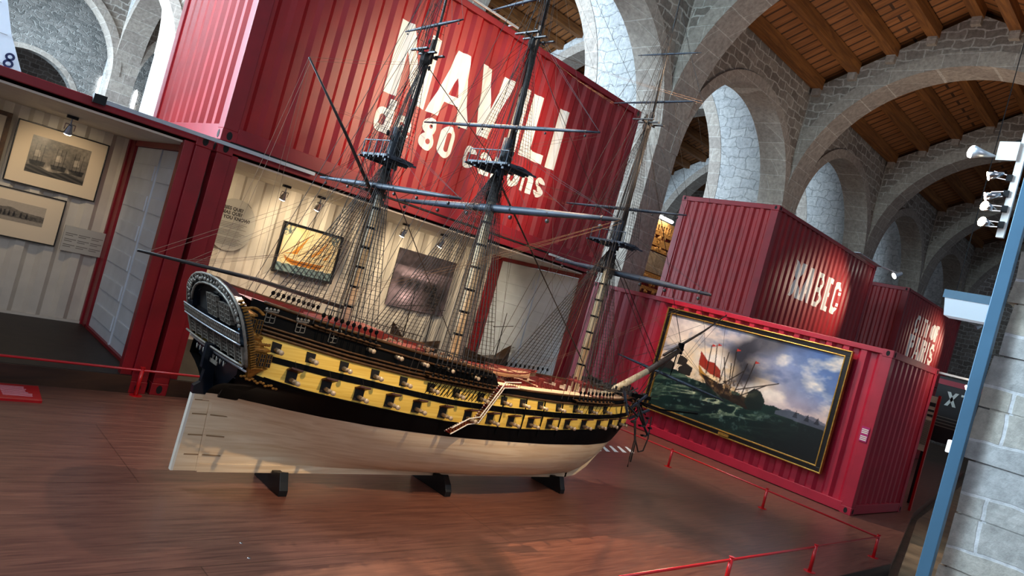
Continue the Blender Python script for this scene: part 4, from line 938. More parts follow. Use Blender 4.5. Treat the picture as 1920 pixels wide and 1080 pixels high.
def fighting_top(x, z, hw, sx):
    t = MB(); t.prism([(x-sx,K-hw*.8),(x-sx*.2,K-hw),(x+sx,K-hw*.75),(x+sx,K+hw*.75),(x-sx*.2,K+hw),(x-sx,K+hw*.8)], lambda a,b,c_: (a,b,c_), z, z+.018); t.box(x-sx*.8,x+sx*.8,K-hw*.6,K-hw*.52,z-.03,z); t.box(x-sx*.8,x+sx*.8,K+hw*.52,K+hw*.6,z-.03,z)
    for k in range(7): q = K-hw*.9+k*hw*.3; t.box(x-sx, x+sx, q-.008, q+.008, z-.014, z)
    o = t.build('fighting_top', M['yardb'], ship)
    r = MB(); r.tube([(x-sx,K-hw*.78,z+.12),(x-sx,K+hw*.78,z+.12)], .0055, 5)
    for k in range(5): q = K-hw*.76+k*hw*.38; r.tube([(x-sx,q,z),(x-sx,q,z+.12)], .005, 5)
    r.build('top_railing', M['yardb'], o)
fighting_top(-8.64, 2.66, .24, .13); fighting_top(-7.50, 2.96, .34, .17); fighting_top(-5.66, 2.71, .30, .15)
for x, z, s in ((-8.545,3.56,.10),(-7.51,4.16,.13),(-5.65,4.06,.12)):
    q = MB(); q.box(x-s,x+s,K-.012,K+.012,z,z+.015); 
    for k in (-1,0,1): q.box(x-.012+k*s*.8,x+.012+k*s*.8,K-s*1.15,K+s*1.15,z+.012,z+.024)
    q.sphere((x-.02,K,z-.04), .035, 6, 5, (1,1,1.6)); q.build('crosstrees', M['mastd'], ship)
def yard(name, x, a, b, r, m=None, cleats=True, tip=.4):
    (ya, za), (yb_, zb_) = a, b; P = [(x, ya+(yb_-ya)*t, za+(zb_-za)*t) for t in (0,.12,.3,.5,.7,.88,1)]
    o = MB().tube(P, [r*tip,r*.62,r*.92,r,r*.92,r*.62,r*tip], 8).build(name, m or M['yardb'], ship, True)
    if cleats:
        for t in (.06,.25,.4,.6,.75,.94):
            q = MB(); p = Vector(P[0]).lerp(Vector(P[-1]), t); q.tube([p+Vector((0,-.008,0)), p+Vector((0,.008,0))], r*1.15*(1-abs(t-.5)), 6); q.sphere(p-Vector((0,0,r*1.8)), r*.55, 5, 4)
            q.build('yard_block', M['mastd'], o)
    return o
yard('topsail_yard', -7.56, (.05,3.30), (2.45,3.36), .020); yard('lower_yard', -7.55, (-.38,2.645), (2.58,2.52), .036)
yard('topgallant_yard', -7.60, (.70,4.53), (1.78,4.46), .016)
yard('crossjack_yard', -8.70, (.05,2.43), (2.05,2.44), .024); yard('topsail_yard', -8.58, (.76,3.80), (1.53,3.77), .014)
yard('lower_yard', -5.60, (-.09,2.395), (2.0,2.42), .034); yard('topsail_yard', -5.60, (.417,3.13), (2.08,3.10), .019)
yard('topgallant_yard', -5.60, (.60,4.33), (1.77,4.32), .014); yard('royal_yard', -5.68, (.715,4.82), (1.54,4.84), .011)
yard('spritsail_yard', -4.10, (.30,1.36), (1.90,1.50), .020)
MB().tube([(-10.21,K,1.545),(-9.4,K,1.52),(-8.68,K,1.45)], [.009,.016,.017], 8).build('boom', M['mastd'], ship, True)
MB().tube([(-9.47,K,3.14),(-9.05,K,2.74),(-8.68,K,2.36)], [.007,.012,.015], 8).build('gaff', M['mastd'], ship, True)
MB().tube([(-5.15,K,1.06),(-4.80,K,1.235),(-4.42,K,1.43)], [.042,.040,.036], 10).build('bowsprit', M['mastw'], ship, True, label='pale wood bowsprit')
MB().tube([(-4.43,K,1.425),(-3.82,K,1.79)], [.041,.030], 8).build('bowsprit_outer', M['spar'], ship, True)
MB().tube([(-4.15,K+.02,1.66),(-3.42,K+.01,2.08),(-2.98,K,2.38)], [.019,.014,.006], 7).build('jib_boom', M['spar'], ship, True)
MB().tube([(-3.86,K,1.72),(-3.86,K,1.86)], .04, 8).build('bowsprit_cap', M['hullb'], ship)
MB().tube([(-3.90,K,1.74),(-3.92,K,1.40)], [.010,.006], 6).build('dolphin_striker', M['hullb'], ship)
# bow clutter: head rails, catheads, anchors and loose cable
hr = MB()
for s in (-1, 1):
    for k, z in enumerate((1.10,1.04,.97)): hr.tube([(-4.92+k*.03, K+s*(.24-k*.02), z), (-4.68, K+s*(.13-k*.01), z-.05), (-4.46-k*.04, K+s*.025, z-.03+.02*(2-k))], .009, 5)
    for k in range(4): hr.tube([(-4.82+k*.09, K+s*(.20-k*.045), 1.09), (-4.80+k*.08, K+s*(.15-k*.035), .86)], .007, 5)
hr.build('head_rails', M['gilt'], ship)
ch = MB(); 
for s in (-1, 1): ch.cbox((-4.93, K+s*.34, 1.17), (.03,.0,0), Vector((.02,s*.11,.01)), (0,0,.022))
ch.build('cathead', M['hullb'], ship)
random.seed(11)
for k in range(44):
    x = random.uniform(-5.25,-4.62); y = K+random.uniform(-1,1)*max(.03, BM(min(x,-4.75))*.8); z = 1.12+random.uniform(0,.03); MB().tube([(x,y,z),(x+random.uniform(-.02,.02),y,z+random.uniform(.04,.10))], random.uniform(.007,.014), 5).build('bitts', M['mastd'], ship)
fk = MB()
for k in range(46): fk.sphere((random.uniform(-5.45,-4.66), K+random.uniform(-.3,.3), 1.13+random.uniform(0,.06)), random.uniform(.012,.024), 6, 4, (1.2,1,.8))
for k in range(16): x = random.uniform(-5.4,-4.75); y = K+random.uniform(-.25,.25); fk.tube([(x,y,1.15),(x+random.uniform(.1,.35),y+random.uniform(-.15,.15),1.13+random.uniform(0,.14))], .007, 5)
fk.build('forecastle_tackle', M['mastd'], ship, kind='stuff')
hk = MB()
for k in range(18): x = random.uniform(-4.85,-4.5); hk.tube([(x,K-.05-random.random()*.22,1.10-random.random()*.2),(x+random.uniform(-.1,.15),K-random.random()*.2,.90+random.random()*.2)], .008, 5)
hk.build('head_tackle', M['hullb'], ship, kind='stuff')
def anchor(c0, c1, stock_d, fl):
    w_ = .75
    c0, c1 = Vector(c0), Vector(c1); o = MB().tube([c0, c1], [.011,.014], 6)
    d = (c1-c0).normalized(); sd = Vector(fl).normalized()
    for s in (-1, 1):
        o.tube([c1, c1+sd*s*.05-d*.015, c1+sd*s*.095-d*.055], [.011,.009,.006], 6); o.cbox(c1+sd*s*.088-d*.05, sd*.014+d*.01, d*.014, sd.cross(d)*.018)
    a = o.build('anchor', M['anchor'], ship)
    MB().cbox(c0+d*.03, Vector(stock_d)*.13, d*.010, d.cross(Vector(stock_d)).normalized()*.014).build('anchor_stock', M['yardb'], a)
anchor((-5.42,K-.50,1.12), (-5.20,K-.56,.99), Vector((.35,-.2,-.9)).normalized(), (.2,.1,1))
anchor((-5.10,K-.43,1.14), (-4.88,K-.47,.88), Vector((.3,-.5,.8)).normalized(), (.9,.2,.5))
anchor((-4.80,K-.28,.98), (-4.58,K-.34,.74), Vector((.6,-.5,.6)).normalized(), (.9,.2,.5))
for z0_, pts in enumerate(([(-4.86,K-.30,.94),(-4.84,K-.36,.70),(-4.74,K-.38,.55),(-4.62,K-.36,.56),(-4.54,K-.33,.70),(-4.54,K-.30,.95)], [(-4.98,K-.38,.92),(-4.96,K-.44,.70),(-4.99,K-.46,.50),(-4.985,K-.46,.40)], [(-4.88,K-.33,.9),(-4.90,K-.42,.66),(-4.97,K-.47,.46)])):
    MB().tube(pts, .008, 6).build('anchor_cable', M['rope'], ship, True)
MB().tube([(-4.78,K-.12,1.10),(-4.50,K-.36,1.06),(-3.95,K-.52,1.10)], .010, 6).build('boomkin', M['hullb'], ship)
# deck fittings: boats, rails, gun carriages, netting
def hullboat(cx, cy, cz, L, B, H, m1, m2, name, parent, label=None):
    mb = MB(); P = []
    for i in range(13):
        t = -1+i/6; hb = B*(1-abs(t)**2.4)**.7; sh = H*(.25*t*t)
        P.append([(cx+t*L/2, cy+hb*math.sin(a), cz+sh*(1 if abs(a) > 1 else .6)+H*(1-math.cos(a))*(.5)*1.0) for a in np.linspace(-1.57,1.57,9)])
    P = [[(x, y, z) for x, y, z in r] for r in P]; mb.grid(P); o = mb.build(name, m1, parent, True, label=label)
    r = MB(); 
    for e in (0, -1): r.tube([row[e] for row in P], .008, 5)
    for i in range(3, 10, 2): r.box(P[i][0][0]-.01, P[i][0][0]+.01, P[i][0][1]+.005, P[i][-1][1]-.005, P[i][0][2]-.012, P[i][0][2]-.004)
    r.build('gunwale', m2, o); return o
hullboat(-6.85, K+.02, 1.10, .95, .11, .12, M['deck'], M['ox'], 'ship_boat', ship, 'pale hulled boat with oxblood gunwale stowed amidships')
hullboat(-6.45, K+.22, 1.10, .75, .09, .10, M['mould'], M['ox'], 'ship_boat', ship)
for k in range(9):
    for s in (-1, 1): x = -6.75+k*.2; MB().box(x-.03,x+.03,K+s*.33-.05,K+s*.33+.05,1.05,1.10).build('gun_carriage', M['ox'], ship)
bf = MB()
for x in (-5.98, -5.88):
    for s in (-1, 1): bf.tube([(x,K+s*.09-.25,1.06),(x,K+s*.09-.25,1.24)], .012, 5)
bf.box(-6.0,-5.86,K-.36,K-.14,1.20,1.215); bf.build('belfry', M['ox'], ship)
for x in (-6.4,-6.15): 
    b2 = MB(); b2.tube([(x,K-.18,1.06),(x,K-.18,1.15)], .022, 8); b2.tube([(x,K-.18,1.15),(x,K-.18,1.17)], .034, 8); b2.build('capstan', M['ox'], ship)
MB().box(-8.9,-8.35,K-.16,K+.16,1.25,1.34).build('deck_house', M['ox'], ship); MB().box(-8.1,-7.85,K-.1,K+.1,1.17,1.24).build('skylight', M['ox'], ship)
bk = MB(); random.seed(2)
for k in range(60): bk.sphere((-8.2+random.uniform(0,.7), K+random.uniform(-.3,.3), 1.20+random.uniform(0,.03)), .018, 5, 4, (1.4,1,.7))
bk.build('coiled_rope', M['ropel'], ship, kind='stuff')
for s in (-1, 1):
    for x0_, x1_ in ((-8.55,-7.4),(-5.3,-4.9)):
        nt = MB(); n2 = int((x1_-x0_)/.045)
        for k in range(n2+1): x = x0_+k*.045; y = K+s*(yb(x,TR(x))-.0); nt.tube([(x,y,TR(x)),(x,y,TR(x)+.065)], .004, 4)
        nt.tube([(x0_+k*.1, K+s*yb(x0_+k*.1,TR(x0_+k*.1)), TR(x0_+k*.1)+.065) for k in range(int((x1_-x0_)/.1)+1)], .004, 4)
        nt.build('hammock_rail', M['mastd'], ship)

# rigging -----------------------------------------------------------
def lerp(a, b, t): return tuple(a[i]+(b[i]-a[i])*t for i in range(3))
def shroud_gang(mx, mz, xs0, xs1, zf, yoff, n, s, r=.0038, name='shrouds', top_y=.0, dead=True, rstep=.034, m=None):
    """ropes from channel points to the mast head, with ratlines"""
    mb = MB(); foot = []; head = []
    for k in range(n):
        x = xs0+(xs1-xs0)*k/(n-1); z = zf(x) if callable(zf) else zf; y = K+s*(yoff(x) if callable(yoff) else yoff); foot.append((x,y,z)); head.append((mx+(k-n/2)*.006, K+s*top_y, mz))
        mb.tube([foot[-1], head[-1]], r, 4, False)
    o = mb.build(name, m or M['rope'], ship)
    rt = MB(); z0_ = min(f[2] for f in foot)+.10; z = z0_
    while z < mz-.06:
        pts = []
        for f, h in zip(foot, head):
            t = (z-f[2])/(h[2]-f[2]); 
            if 0 < t < 1: pts.append(lerp(f, h, t))
        if len(pts) > 1: rt.tube(pts, .0017, 3, False)
        z += rstep
    rt.build('ratlines', m or M['rope'], o)
    if dead:
        dd_ = MB()
        for f, h in zip(foot, head):
            for t in (.0, .085/max(.1, math.dist(f,h))):
                p = lerp(f, h, t); dd_.sphere(p, .018, 6, 4, (1,.6,1.1))
            q = lerp(f, h, .085/math.dist(f,h)); dd_.tube([f, q], .005, 4); dd_.tube([f, (f[0], K+s*(yb(f[0], f[2]-.12)+.012), f[2]-.13)], .0035, 4)
        dd_.build('deadeyes', M['hullb'], o)
    return o
def chan(x0, x1, zf, s, w_=.07):
    mb = MB(); mb.grid([[(x, K+s*(yb(x, zf(x))-.005), zf(x)), (x, K+s*(yb(x, zf(x))+w_), zf(x))] for x in np.linspace(x0, x1, 8)]); mb.grid([[(x, K+s*(yb(x, zf(x))-.005), zf(x)-.014), (x, K+s*(yb(x, zf(x))+w_), zf(x)-.012)] for x in np.linspace(x0, x1, 8)]); mb.tube([(x, K+s*(yb(x, zf(x))+w_), zf(x)-.006) for x in np.linspace(x0, x1, 8)], .008, 4)
    mb.build('channel', M['mould'], ship)
zmain = lambda x: U1(x)+.045; zmz = lambda x: TR(x)-.03; zfo = lambda x: U1(x)+.05
for s in (-1, 1):
    chan(-8.12, -7.40, zmain, s); chan(-9.12, -8.58, zmz, s, .04); chan(-6.28, -5.60, zfo, s)
    yo_ = lambda x: yb(x, zmain(x))+.065
    shroud_gang(-7.49, 2.93, -8.08, -7.44, zmain, yo_, 13, s); shroud_gang(-8.62, 2.63, -9.08, -8.62, zmz, lambda x: yb(x, zmz(x))+.035, 10, s, .0034); shroud_gang(-5.66, 2.67, -6.24, -5.62, zfo, lambda x: yb(x, zfo(x))+.065, 10, s)
    # topmast and topgallant shrouds
    for q, hw, n in ((MN,.32,7),(FR,.28,6),(MZ,.22,5)):
        shroud_gang(q['xc'], q['zc'], q['xt']-.17, q['xt']+.05, q['ztop']+.02, hw, n, s, .0025, 'topmast_shrouds', .0, False, .032)
        tgz = q['zc']+(q['ztg']-q['zc'])*.72; shroud_gang(q['xg'], tgz, q['xc']-.08, q['xc']+.05, q['zc']+.02, .11, 3, s, .002, 'topgallant_shrouds', 0, False, .06)
        # futtock shrouds
        fu = MB()
        for k in range(5): fu.tube([(q['xt']-.15+k*.05, K+s*hw, q['ztop']), (q['xt'], K+s*.03, q['ztop']-.34)], .0028, 4, False)
        fu.build('futtock_shrouds', M['rope'], ship)
def line(pts, r=.0024, m='rope', name='stay'): MB().tube(pts, r, 4, False).build(name, M[m], ship)
# stays
line([(-7.49,K,2.86),(-5.35,K,1.16)], .006); line([(-7.49,K-.02,2.86),(-5.40,K-.03,1.16)], .005)
line([(-5.66,K,2.64),(-4.25,K,1.56)], .006); line([(-5.64,K+.02,2.60),(-4.30,K+.02,1.52)], .005)
line([(-8.62,K,2.58),(-7.50,K,1.35)], .0045); line([(-7.51,K,4.1),(-5.66,K,2.72)], .0035); line([(-8.545,K,3.5),(-7.50,K,2.95)], .004)
line([(-5.65,K,4.02),(-3.84,K,1.80)], .003); line([(-5.66,K,4.0),(-3.84,K-.02,1.78)], .0025)
line([(-5.68,K,4.9),(-3.4,K,2.08)], .0022); line([(-5.69,K,5.5),(-3.0,K,2.36)], .002); line([(-7.52,K,5.2),(-5.65,K,4.1)], .0022); line([(-8.53,K,4.5),(-7.51,K,4.15)], .002)
line([(-3.84,K,1.78),(-3.92,K,1.42),(-4.5,K,1.05)], .003); line([(-2.98,K,2.37),(-3.92,K,1.41)], .0022); line([(-3.4,K,2.07),(-3.92,K,1.42)], .0022)
line([(-4.3,K,1.45),(-4.62,K,.95)], .005); line([(-4.1,K,1.55),(-4.6,K,.92)], .005)
for s in (-1, 1):
    line([(-3.84,K,1.8),(-4.95,K+s*.30,1.12)], .003, name='bowsprit_shroud'); line([(-3.4,K,2.06),(-4.10,K+s*.62,1.44),(-4.95,K+s*.32,1.12)], .002, name='bowsprit_shroud')
    line([(-4.1,K+s*.7,1.44),(-3.84,K,1.82)], .002, name='lift'); line([(-2.98,K,2.37),(-4.10,K+s*.78,1.45)], .0018, name='lift')
# backstays
for q, fx in ((MN,(-8.16,-8.24,-8.30)),(FR,(-6.32,-6.40,-6.50)),(MZ,(-9.14,-9.20,-9.26))):
    for s in (-1, 1):
        zf = zmain if q is MN else (zfo if q is FR else zmz)
        for k, x in enumerate(fx):
            z = zf(x); tz = (q['zc'], q['zc']+.5, q['zc']+(q['ztg']-q['zc'])*.8)[k]; line([(x, K+s*(yb(x,z)+.05), z), (q['xc'], K, tz)], .0024, name='backstay')
# braces, lifts, bowlines and falls: a tangle of thin lines
def tangle(name, segs, m, r=.0015):
    mb = MB()
    for a, b in segs:
        a, b = Vector(a), Vector(b); mid = (a+b)/2-Vector((0,0,(b-a).length*.012)); mb.tube([a, mid, b], r, 3, False)
    mb.build(name, M[m], ship, kind='stuff')
random.seed(21)
S = []
for s, ye, zz_, q, x in ((-1,-.38,2.645,MN,-7.55),(1,2.58,2.52,MN,-7.55),(-1,.05,3.30,MN,-7.56),(1,2.45,3.36,MN,-7.56),(-1,.05,2.43,MZ,-8.7),(1,2.05,2.44,MZ,-8.7),(-1,-.09,2.395,FR,-5.6),(1,2.0,2.42,FR,-5.6),(-1,.417,3.13,FR,-5.6),(1,2.08,3.1,FR,-5.6),(-1,.6,4.33,FR,-5.6),(1,1.77,4.32,FR,-5.6),(-1,.76,3.80,MZ,-8.58),(1,1.53,3.77,MZ,-8.58)):
    e = (x, ye, zz_); top = q['ztop']+.25 if zz_ < q['ztop'] else (q['zc']+.1 if zz_ < q['zc'] else q['zc']+(q['ztg']-q['zc'])*.9)
    S += [(e, (q['xt'], K, top)), (e, (q['xt']+.02, K, top-.04))]
    for f in (.33,.66): S.append(((x, K+(ye-K)*f, zz_), (q['xt'], K, top-.1)))
tangle('yard_lifts', S, 'rope')
S = []
for e, b in (((-7.55,-.38,2.645),(-9.35,.74,1.40)),((-7.55,-.38,2.645),(-9.40,.74,1.42)),((-7.56,.05,3.30),(-8.62,K,2.62)),((-7.56,2.45,3.36),(-8.62,K,2.6)),((-7.55,2.58,2.52),(-9.35,1.58,1.40)),
 ((-5.6,-.09,2.395),(-7.46,K,2.4)),((-5.6,2.0,2.42),(-7.46,K,2.4)),((-5.6,-.09,2.395),(-7.3,.68,1.15)),((-5.6,.417,3.13),(-7.49,K,2.9)),((-5.6,2.08,3.1),(-7.49,K,2.9)),((-5.6,.6,4.33),(-7.51,K,4.1)),((-5.6,1.77,4.32),(-7.51,K,4.1)),
 ((-8.7,.05,2.43),(-7.6,.7,1.2)),((-8.7,.05,2.43),(-7.5,K,2.5)),((-4.1,.30,1.36),(-5.62,K,2.5)),((-4.1,1.90,1.5),(-5.62,K,2.5)),((-9.47,K,3.14),(-8.55,K,3.5)),((-9.2,K,2.88),(-8.62,K,2.9)),((-9.47,K,3.14),(-9.62,.80,1.40)),((-9.47,K,3.14),(-9.62,1.5,1.42)),
 ((-10.15,K,1.55),(-8.6,K,2.6)),((-9.9,K,1.54),(-8.6,K,2.58)),((-9.9,K,1.54),(-9.30,K,1.73)),((-9.30,K,1.73),(-8.62,K,2.0)),((-9.30,K,1.73),(-8.64,K,2.2)),((-9.30,K,1.73),(-9.15,K,1.52)),((-9.95,K,1.54),(-9.30,K,1.73))):
    S += [(e, b), (lerp(e, (e[0]+.02,e[1],e[2]-.02), 1), (b[0]+.06, b[1], b[2]+.01))]
tangle('braces', S, 'ropel', .0012)
S = []
for q, zf, x0_, x1_ in ((MN,zmain,-8.2,-7.2),(FR,zfo,-6.4,-5.3),(MZ,zmz,-9.2,-8.4)):
    for k in range(30):
        s = random.choice((-1,1)); x = random.uniform(x0_, x1_); z = TR(x)+.02; y = K+s*(yb(x,TR(x))-.03) if random.random() < .55 else K+random.uniform(-.1,.1)
        tz = random.choice((q['ztop']-.1, q['ztop']-.25, q['ztop']+.2, q['zc']-.05, q['zc']+.4, q['zc']+.9)); S.append(((x,y,z), (q['xt']+random.uniform(-.03,.03), K+random.uniform(-.03,.03), min(tz, q['ztg']-.1))))
tangle('running_rigging', S, 'rope', .0014)
S = []
for k in range(14):
    a = random.choice(((-7.51,K,4.1),(-7.49,K,2.9),(-7.52,K,5.0),(-5.65,K,4.0),(-5.66,K,2.7),(-5.68,K,4.8))); b = random.choice(((-4.9,K-.25,1.15),(-5.2,K-.35,1.15),(-6.6,.66,1.12),(-3.84,K,1.8),(-3.2,K,2.2)))
    S.append((a, b))
tangle('running_rigging', S, 'ropel', .001)
# bundles of rope lying against the masts, blocks at the mast heads
for q in (MN, FR, MZ):
    mb = MB()
    for k in range(16):
        a = random.uniform(0,6.28); rr = q['r']*1.25; mb.tube([(q['x']+rr*math.cos(a)*1.8, K+rr*math.sin(a)*2.2, q['zb']+.05), (q['xt']+rr*math.cos(a), K+rr*math.sin(a), q['ztop']-.1)], .0022, 3, False)
    for k in range(26):
        a = random.uniform(0,6.28); mb.tube([(q['xt']+.08*math.cos(a), K+.07*math.sin(a), q['ztop']+.05), (q['xc']+.012*math.cos(a), K+.012*math.sin(a), q['zc']-.02)], .0022, 3, False)
    mb.build('halyards', M['rope'], ship, kind='stuff')
    bl_ = MB()
    for k in range(26): bl_.sphere((q['xt']+random.uniform(-.05,.05), K+random.uniform(-.06,.06), q['ztop']+random.uniform(-.35,.28)), .02, 6, 4, (.8,.6,1.3))
    for k in range(12): bl_.sphere((q['xc']+random.uniform(-.035,.035), K+random.uniform(-.04,.04), q['zc']+random.uniform(-.14,.1)), .017, 6, 4, (.8,.6,1.3))
    bl_.build('block', M['mastd'], ship, kind='stuff')

# supports
def cradle(x, label, h=.11, w_=.50):
    m_ = MB(); P = [(-w_/2,0),(w_/2,0),(w_/2,.045),(w_/2-.03,.10),(.16,h+.03),(.07,h),(.03,h),(.03,h-.03),(-.03,h-.03),(-.03,h),(-.07,h),(-.16,h+.03),(-w_/2+.03,.10),(-w_/2,.045)]
    m_.prism([(K+a,b) for a, b in P], lambda a,b,t: (t,a,b), x-.035, x+.035)
    m_.build('display_cradle', M['blackm'], label=label, cat='model stand', bevel=.004, group=None)
cradle(-8.87, 'black shaped wooden cradle under the stern end of the ship model', .135, .44); cradle(-7.29, 'black shaped wooden cradle under the middle of the ship model', .135, .52); cradle(-5.67, 'black shaped wooden cradle under the bow end of the ship model', .135, .44)
# ------------------------------------------------------------------ red barrier rails
def barrier(name, posts, rails, label):
    root = thing(name, (posts[0][0], posts[0][1], 0), label, 'barrier rail')
    for x, y in posts:
        p = MB(); p.tube([(x,y,.0),(x,y,.275)], .019, 12); o = p.build('post', M['railred'], root, True)
        fl_ = MB(); fl_.tube([(x,y,0),(x,y,.006)], .058, 16); fl_.tube([(x,y,.275),(x,y,.281)], .024, 12); fl_.build('post_flange', M['railred'], o)
    for a, b in rails: MB().tube([(a[0],a[1],.25),(b[0],b[1],.25)], .0115, 10).build('handrail', M['railred'], root, True)
barrier('barrier_rail', [(-11.4,3.41),(-9.25,3.41),(-7.1,3.41),(-5.0,3.41),(-2.85,3.41)], [((-11.9,3.41),(-2.85,3.41))], 'low red barrier rail in front of the open containers, running behind the ship')
barrier('barrier_rail', [(-2.13,3.41),(-2.13,1.923),(-2.13,.389),(-2.13,-1.05),(-4.06,-1.07),(-5.83,-1.07)], [((-2.13,3.41),(-2.13,-1.05)),((-2.13,-1.05),(-7.4,-1.07))], 'low red barrier rail turning the corner at lower right, before the sea battle painting')
# red information board low on the floor at left
ib = thing('information_board', (-10.3, 3.1, 0), 'low tilted red information board with pale text on the floor at left', 'information board')
MB().add([(-10.75,2.93,.02),(-10.10,2.93,.02),(-10.06,3.38,.02),(-10.75,3.38,.02),(-10.75,2.93,.0),(-10.10,2.93,.0),(-10.06,3.38,.0),(-10.75,3.38,.0)], [(0,1,2,3),(0,4,5,1),(1,5,6,2),(2,6,7,3),(3,7,4,0)]).build('board', M['railred'], ib)
tx = MB(); random.seed(4)
for k in range(9): tx.box(-10.36, -10.16+random.uniform(-.03,.02), 3.30-k*.033, 3.315-k*.033, .0205, .0215)
for k in range(9): tx.box(-10.62, -10.42, 3.30-k*.033, 3.315-k*.033, .0205, .0215)
tx.build('text_lines', mat('pink_text', c(222,150,160), .6), ib)
# pattern of light on the floor beyond the bow, drawn as white stripes
fm = MB()
for k in range(5): x = -3.15+k*.21; fm.prism([(x,2.50),(x+.10,2.50),(x+.30,2.80),(x+.24,2.80)], lambda a,b,t: (a,b,t), .0005, .0015)
fm.build('floor_light_stripes', M['letter'], label='slanting pattern of light drawn as white stripes on the floor just beyond the bow', cat='light pattern')
for (x, y), l_ in zip(((-9.467,.253),(-9.497,.058)), ('small metal floor bolt in the foreground boards, farther one', 'small metal floor bolt in the foreground boards, nearer one')):
    b = MB(); b.sphere((x,y,.0), .012, 10, 6, (1,1,.45)); b.build('floor_bolt', M['chrome'], True and None, True, label=l_, cat='bolt')

# small dark ship models standing inside the right-hand open container
def small_ship(x, y, L, label, up):
    t = thing('small_ship_model', (x, y, .17), label, 'ship model'); 
    s = MB(); s.box(x-L*.35,x+L*.35,y-.13,y+.13,.17,.56); s.build('plinth', M['skirt'], t)
    mb = MB(); P = []
    for i in range(15):
        q = -1+i/7; hb = .13*(1-abs(q)**2.6)**.6+.006; sh = .10*q*q+(.16*max(0,q-.6)/.4 if up > 0 else .16*max(0,-q-.6)/.4)
        P.append([(x+q*L/2, y+hb*math.sin(a), .58+(1-math.cos(a))*.20+sh*(1-math.cos(a))) for a in np.linspace(-1.57,1.57,9)])
    mb.grid(P); mb.grid([[r[0], r[-1]] for r in P]); mb.build('hull', M['mould'], t, True)
    rr = MB(); e = up*L/2
    rr.tube([(x+e*.72,y-.1,.98),(x+e*1.06,y-.04,1.02)], .006, 5); 
    for k in range(7): rr.tube([(x+e*(.74+k*.05),y-.09,.93),(x+e*(.74+k*.05),y-.09,.985)], .004, 4)
    rr.build('railing', M['mould'], t)
    mm = MB()
    for q in (-.25,.2): mm.tube([(x+q*L,y,.7),(x+q*L,y,1.55)], [.012,.006], 6); mm.tube([(x+q*L-.22,y,1.28),(x+q*L+.22,y,1.36)], .006, 5)
    mm.build('mast', M['mastd'], t)
small_ship(-3.75, 4.7, 1.0, 'small dark wooden ship model with railed stern, standing before the white doors', 1)
small_ship(-5.15, 4.8, .95, 'small dark wooden ship model on a plinth below the purple-grey poster', -1)

# gilded carved galley stern seen between the pier and the XABEC container
gs = thing('gilded_carving', (6.1, 9.2, 2.2), 'tall gilded carved ship ornament glimpsed between stone pier and XABEC container', 'carving')
MB().box(5.2, 7.4, 9.25, 9.6, -.14, 5.15).build('backing', M['red'], gs)
bl2 = MB()
for z, h in ((2.75,.14),(3.05,.10),(3.35,.22),(4.25,.12),(4.42,.22),(4.75,.10),(5.05,.14)): bl2.box(5.15, 7.4, 9.12, 9.28, z, z+h)
random.seed(8)
for k in range(70): bl2.sphere((5.2+random.random()*2.1, 9.12, random.choice((3.0,3.25,3.45,4.32,4.55,4.68,4.9))+random.uniform(-.03,.03)), random.uniform(.04,.08), 7, 5, (1,.6,1))
for k in range(16): bl2.tube([(5.25+k*.14,9.14,4.85),(5.25+k*.14,9.14,5.1)], [.05,.03], 6)
bl2.build('carved_bands', M['goldc'], gs)
MB().box(5.2,7.4,9.15,9.26,3.6,4.22).build('painted_panel', M['ashlar'], gs)
spot((5.6, 7.9, 5.6), (6.1, 9.2, 4.0), 70, (1,.75,.42), 90, .8)
MB().tube([(5.15,9.0,5.25),(6.3,9.0,5.25)], .05, 8).build('lamp_tube', M['lampw'], gs)

# sail with a number, far left
sl = thing('dinghy_sail', (-10.4, 12.0, 2.7), 'tall white dinghy sail bearing the number 8, far left beyond the containers', 'sail')
m_ = MB(); m_.prism([(-11.6,2.9),(-9.62,3.05),(-10.05,3.95),(-10.5,5.3),(-10.9,7.2)], lambda a,b,t: (a,t,b), 12.0, 12.02); m_.build('sail_cloth', mat('sailcloth', c(214,224,238), .7), sl)
m_ = MB()
for k in range(4): m_.box(-11.4, -9.9-k*.2, 11.985, 11.995, 3.4+k*.5, 3.405+k*.5)
m_.build('seam', M['textm'], sl)
g8 = MB()
for poly in glyph('8', .27, .16, .038): g8.add([(-10.07+a+.06*b, 11.985, 3.355+b) for a, b in poly], [tuple(range(len(poly)))])
g8.build('lettering', mat('navy_print', c(22,34,80), .6), sl, label='navy number 8')

# slit windows glowing in the far wall
def win_at(n, x, y, z):
    o = MB(); o.prism([(x-.08,z-.45),(x+.08,z-.45),(x+.08,z+.35),(x,z+.5),(x-.08,z+.35)], lambda a,b,t: (a,t,b), y, y+.03)
    o.build('window_%d' % n, mat('bright_slit', c(240,246,255), .5, emit=(.85,.93,1,1), es=7), kind='structure', label='bright narrow slit window in the far wall')
win_at(1, -4.03, 35.4, 6.1); win_at(2, -2.47, 35.4, 6.05)

